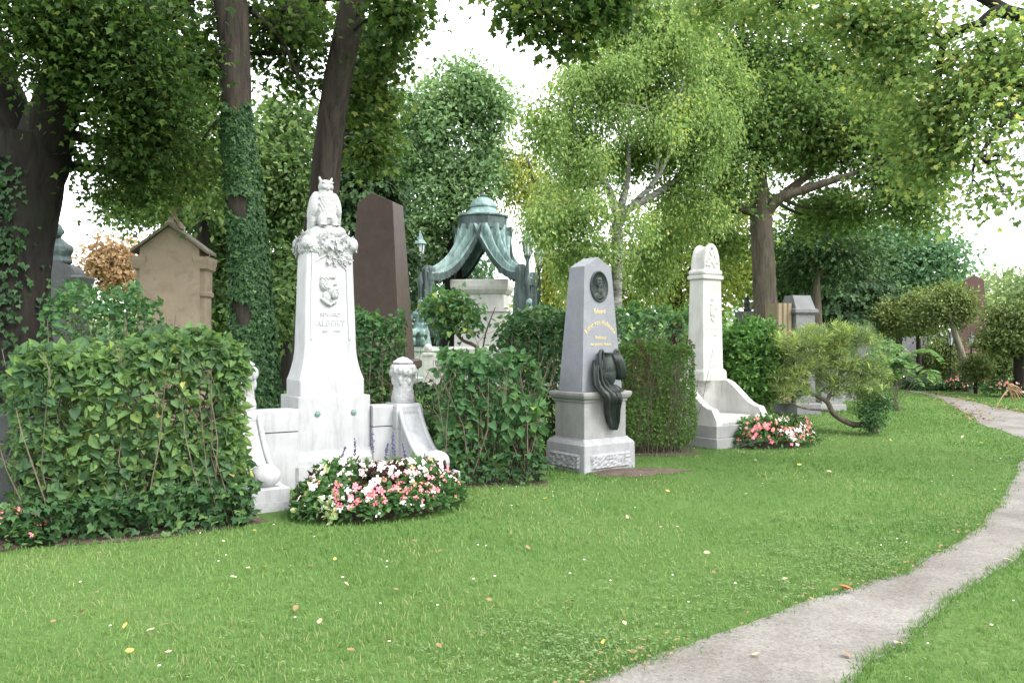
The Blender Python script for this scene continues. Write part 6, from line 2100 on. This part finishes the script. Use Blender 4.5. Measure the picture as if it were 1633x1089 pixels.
def beds():
    def toneA(u, v, xy):
        dark = (wav(np.c_[xy, xy[:, :1]], 5.0, 4.0) > .25) & (np.abs(v) < .7)
        var = (u < -.62) & (wav(np.c_[xy, xy[:, :1]], 8.0, 2.0) > .1)
        return np.where(dark, -.5, 0) + np.where(var, .38, 0)
    flower_bed('flower_bed', 'mounded bed of pink and white flowers at the foot of the owl monument', BED_A, .5, 6200,
               [('pink', 88, (.74, .98), (-150, -15), .032), ('white', 70, (.74, 1.0), (-175, 20), .031), ('coral', 24, (.7, 1.0), (-170, 10), .028), ('pale', 125, (.05, .82), (-180, 180), .034), ('coral', 14, (.2, .7), (-90, 60), .028)], 7, .07, toneA)
    flower_bed('flower_bed', 'pink and white flower bed beside the curved bench of the stone pillar', BED_C, .46, 3000,
               [('pink', 90, (.72, 1.02), (-170, 0), .032), ('white', 60, (.72, 1.02), (-110, 25), .032), ('coral', 40, (.6, .98), (-160, 20), .028), ('pale', 24, (.1, .7), (-180, 180), .032)], 0, .07,
               lambda u, v, xy: np.where((wav(np.c_[xy, xy[:, :1]], 5.0, 4.0) > .4), -.4, 0) + .1)
    for (px, py, lab, cnt, rx) in ((1427, 616, 'small distant flower bed beside the dwarf pine foot bush', 40, .6), (1548, 625, 'round pink and white flower bed on the far lawn', 90, .75), (1622, 634, 'pink flower bed under the dry straw palm leaf', 70, .7)):
        g = G(px, py)
        flower_bed('flower_bed', lab, (g[0], g[1] + .35, rx, .45, .1), .5, 900, [('coral', cnt // 2, (.3, 1.0), (-180, 20), .036), ('pink', cnt // 3, (.3, 1.0), (-180, 20), .036), ('white', cnt // 3, (.2, 1.0), (-180, 20), .034)], 0, .1, lambda u, v, xy: -.12 + 0 * u)
    flower_bed('flower_bed', 'bright pink flowers beside the polished gravestone at the hedge end', (-4.08, 6.22, .42, .26, .4), .3, 700, [('pink', 46, (.2, 1.0), (-180, 180), .032), ('coral', 10, (.2, 1.0), (-180, 180), .03)], 0, .06)
    # dry palm leaf lying across the far bed
    g = G(1588, 652)
    R = thing('dry_palm_leaf', 'dry straw-coloured palm leaf lying across the far pink bed', 'dry leaf', g)
    a = Acc()
    e = P(1607, 622, g[1] + .2)
    tube(a, [g + [0, 0, .02], (g + e) / 2 + [0, 0, .05], e], [.012, .014, .018], 6, 4)
    part('stalk', a, M['straw'], R, True, g)
    for k in range(14):
        a = Acc()
        an = math.radians(-70 + 150 * k / 13)
        dv = np.array([math.cos(an), rng.uniform(-.3, .3), math.sin(an) * .6])
        tube(a, [e, e + dv * .16 + [0, 0, .05], e + dv * rng.uniform(.25, .42) + [0, 0, -.14]], [.012, .022, .004], 4, 3)
        part('leaf_blade', a, M['straw'], R, False, g)


beds()


# ------------------------------------------------------------------ fallen leaves
def dry_leaf_mesh(mat, curl):
    a = Acc()
    V = np.array([(0, -.1, .0), (.2, .05, .0), (.34, .3, .0), (.28, .62, .0), (0, 1, .0), (-.28, .62, .0), (-.34, .3, .0), (-.2, .05, .0), (0, .35, 0), (0, .65, 0)], float)
    V[:, 1] -= .45
    V[:, 2] = curl * (V[:, 0] ** 2 * 3.0 + V[:, 1] ** 2 * .8) + .04 * np.sin(V[:, 1] * 7)
    a.faces(V, [(0, 1, 8), (1, 2, 8), (2, 3, 9, 8), (3, 4, 9), (4, 5, 9), (5, 6, 8, 9), (6, 7, 8), (7, 0, 8)])
    return a.mesh('fallen_leaf', [mat])


def fallen():
    kinds = {'cream': ('cream curled fallen leaf lying on the mown lawn', 'dry_cream'), 'yellow': ('small yellow fallen leaf lying on the mown lawn', 'dry_yellow'), 'brown': ('small brown fallen leaf lying on the mown lawn', 'dry_brown')}
    used = {}

    def zone(k, x, y):
        side = x - (y - 3.75) * .92 - .45                # beyond the path when positive
        if side > .9:
            w = 'on the small lawn beyond the path'
        elif side > -.8:
            w = 'on the lawn close to the path edge'
        elif y > 12:
            w = 'on the far lawn beside the flower bed and pine'
        elif y > 8:
            w = 'on the lawn before the grey obelisk and stone pillar'
        elif x < -2:
            w = 'on the lawn before the tall lilac hedge'
        elif x < -.3 and y > 5:
            w = 'on the lawn before the owl monument flower bed'
        elif y < 5:
            w = 'on the open lawn nearest the viewer'
        else:
            w = 'on the middle of the lawn before the twiggy bush'
        return '%s fallen leaf %s' % ({'cream': 'curled cream', 'yellow': 'small yellow', 'brown': 'small brown'}[k], w)
    me = {k: [dry_leaf_mesh(M[m], c) for c in (.25, .6)] for k, (_, m) in kinds.items()}

    def put(g, kind, size, label, group, z=.036):
        o = link('fallen_leaf', random.choice(me[kind]), None)
        o.location = (g[0], g[1], z)
        o.rotation_euler = (rng.normal(0, .3), rng.normal(0, .3), rng.uniform(0, 6.28))
        o.scale = (size, size, size)
        tag(o, label, 'leaf', group)
        return o
    spots = [(356, 870, 'cream'), (372, 928, 'cream'), (396, 914, 'cream'), (422, 912, 'yellow'), (455, 883, 'brown'), (494, 912, 'brown'), (260, 928, 'cream'), (240, 1014, 'cream'), (268, 1050, 'cream'), (207, 1048, 'yellow'), (200, 1008, 'yellow'), (471, 980, 'brown'), (510, 1000, 'cream'),
             (552, 940, 'cream'), (534, 899, 'yellow'), (632, 948, 'brown'), (1128, 889, 'cream'), (1252, 932, 'cream'), (1190, 793, 'cream'), (1322, 757, 'cream'), (1368, 750, 'yellow'), (963, 1035, 'yellow'), (996, 1004, 'cream'), (1065, 788, 'yellow'), (1080, 846, 'cream'), (1139, 920, 'brown'),
             (1275, 745, 'yellow'), (1205, 738, 'cream'), (1405, 735, 'yellow'), (1470, 720, 'cream'), (1590, 733, 'cream'), (1420, 705, 'yellow'), (1565, 710, 'yellow'), (1535, 700, 'cream'), (1515, 950, 'brown'), (1575, 1008, 'brown'), (842, 880, 'brown'), (780, 965, 'brown'), (912, 967, 'brown'), (700, 1040, 'brown'),
             (660, 870, 'brown'), (870, 800, 'yellow'), (1245, 690, 'yellow'), (1330, 690, 'cream'), (1445, 690, 'yellow'), (1480, 655, 'yellow'), (1440, 640, 'cream'), (1520, 660, 'yellow'), (1185, 725, 'brown'), (905, 968, 'brown'), (560, 1048, 'brown'), (85, 1000, 'brown'), (130, 985, 'brown'), (1000, 830, 'cream')]
    for px, py, k in spots:
        g = G(px, py)
        put(g, k, rng.uniform(.032, .052) * (1.0 if g[1] < 9 else 1.35), zone(k, g[0], g[1]), k + ' leaves fallen on the lawn')
    n = 0
    while n < 40:
        x, y = sample_lawn(1, 4.0, 17, 1.3)
        if bare(x, y)[0] or inside(SOIL, x, y)[0]:
            continue
        k = random.choice(['cream', 'yellow', 'brown', 'brown'])
        put((x[0], y[0]), k, rng.uniform(.022, .042), zone(k, x[0], y[0]), k + ' leaves fallen on the lawn')
        n += 1
    for px, py, k, lab in ((1432, 1031, 'cream', 'pale crumpled leaf on the path beside the near lawn corner'), (1206, 1051, 'cream', 'lone cream leaf on the bare near part of the path'), (1350, 1050, 'brown', 'brown leaf lying at the grass corner of the path'), (1608, 898, 'cream', 'cream leaf on the far bend edge of the path')):
        put(G(px, py), k, .055, lab, None, .022)
    o = link('fallen_leaf', dry_leaf_mesh(M['dry_orange'], .7))
    g = G(1348, 946)
    o.location = (g[0], g[1], .03)
    o.rotation_euler = (.2, .1, 1.2)
    o.scale = (.085,) * 3
    tag(o, 'rusty orange curled leaf at the grassy edge of the path', 'leaf')
    # litter that gathers along the far edge of the path
    a = Acc()
    e = pr_[(pr_[:, 1] > 14) & (pr_[:, 1] < 25)]
    e2 = pl[(pl[:, 1] > 15.5) & (pl[:, 1] < 25)]
    q = np.concatenate([e[rng.integers(0, len(e), 420)], e2[rng.integers(0, len(e2), 260)]]) + rng.normal(0, .22, (680, 2))
    q = np.concatenate([q, pl[rng.integers(20, 70, 160)] + rng.normal(0, .06, (160, 2))])
    m = len(q)
    leaves(a, 'oval', np.c_[q, rng.uniform(.03, .06, m)], np.c_[rng.normal(0, 1, (m, 2)), rng.normal(0, .2, m)], rng.normal(0, .3, (m, 3)) + [0, 0, 1], np.where(q[:, 1] > 13, .07, .028) * rng.uniform(.6, 1.2, m), np.full(m, .5), 0)
    tag(part('leaf_litter', a, M['dry_brown']), 'brown leaf litter gathered along the far edge of the path', 'leaf litter', kind='stuff')


fallen()


def pebbles():
    a = Acc()
    n = 500
    e = np.concatenate([pl[12:70], pr_[12:70]])
    q = e[rng.integers(0, len(e), n)] + rng.normal(0, .05, (n, 2))
    k = rng.uniform(0, 1, 500)[:, None]
    i = rng.integers(12, 70, 500)
    q = np.concatenate([q, pl[i] * (1 - k) + pr_[i] * k])
    n = len(q)
    V = np.array([(1, 0, 0), (0, 1, 0), (-1, 0, 0), (0, -1, 0), (.1, .1, .8), (0, 0, -.3)], float)
    F = np.array([(0, 1, 4), (1, 2, 4), (2, 3, 4), (3, 0, 4)])
    s = rng.uniform(.002, .007, n)
    az = rng.uniform(0, 6.28, n)
    v = np.repeat(V[None], n, 0) * s[:, None, None] * rng.uniform(.7, 1.3, (n, 1, 3))
    x = v[..., 0] * np.cos(az)[:, None] - v[..., 1] * np.sin(az)[:, None]
    y = v[..., 0] * np.sin(az)[:, None] + v[..., 1] * np.cos(az)[:, None]
    p = np.stack([x + q[:, :1], y + q[:, 1:], v[..., 2] + .012], -1)
    a.add(p.reshape(-1, 3), (F[None] + (np.arange(n) * 6)[:, None, None]).ravel(), np.full(n * 4, 3))
    tag(part('path_gravel', a, M['stone_grey']), 'loose pebbles scattered along the worn path edges', 'gravel', kind='stuff')


pebbles()
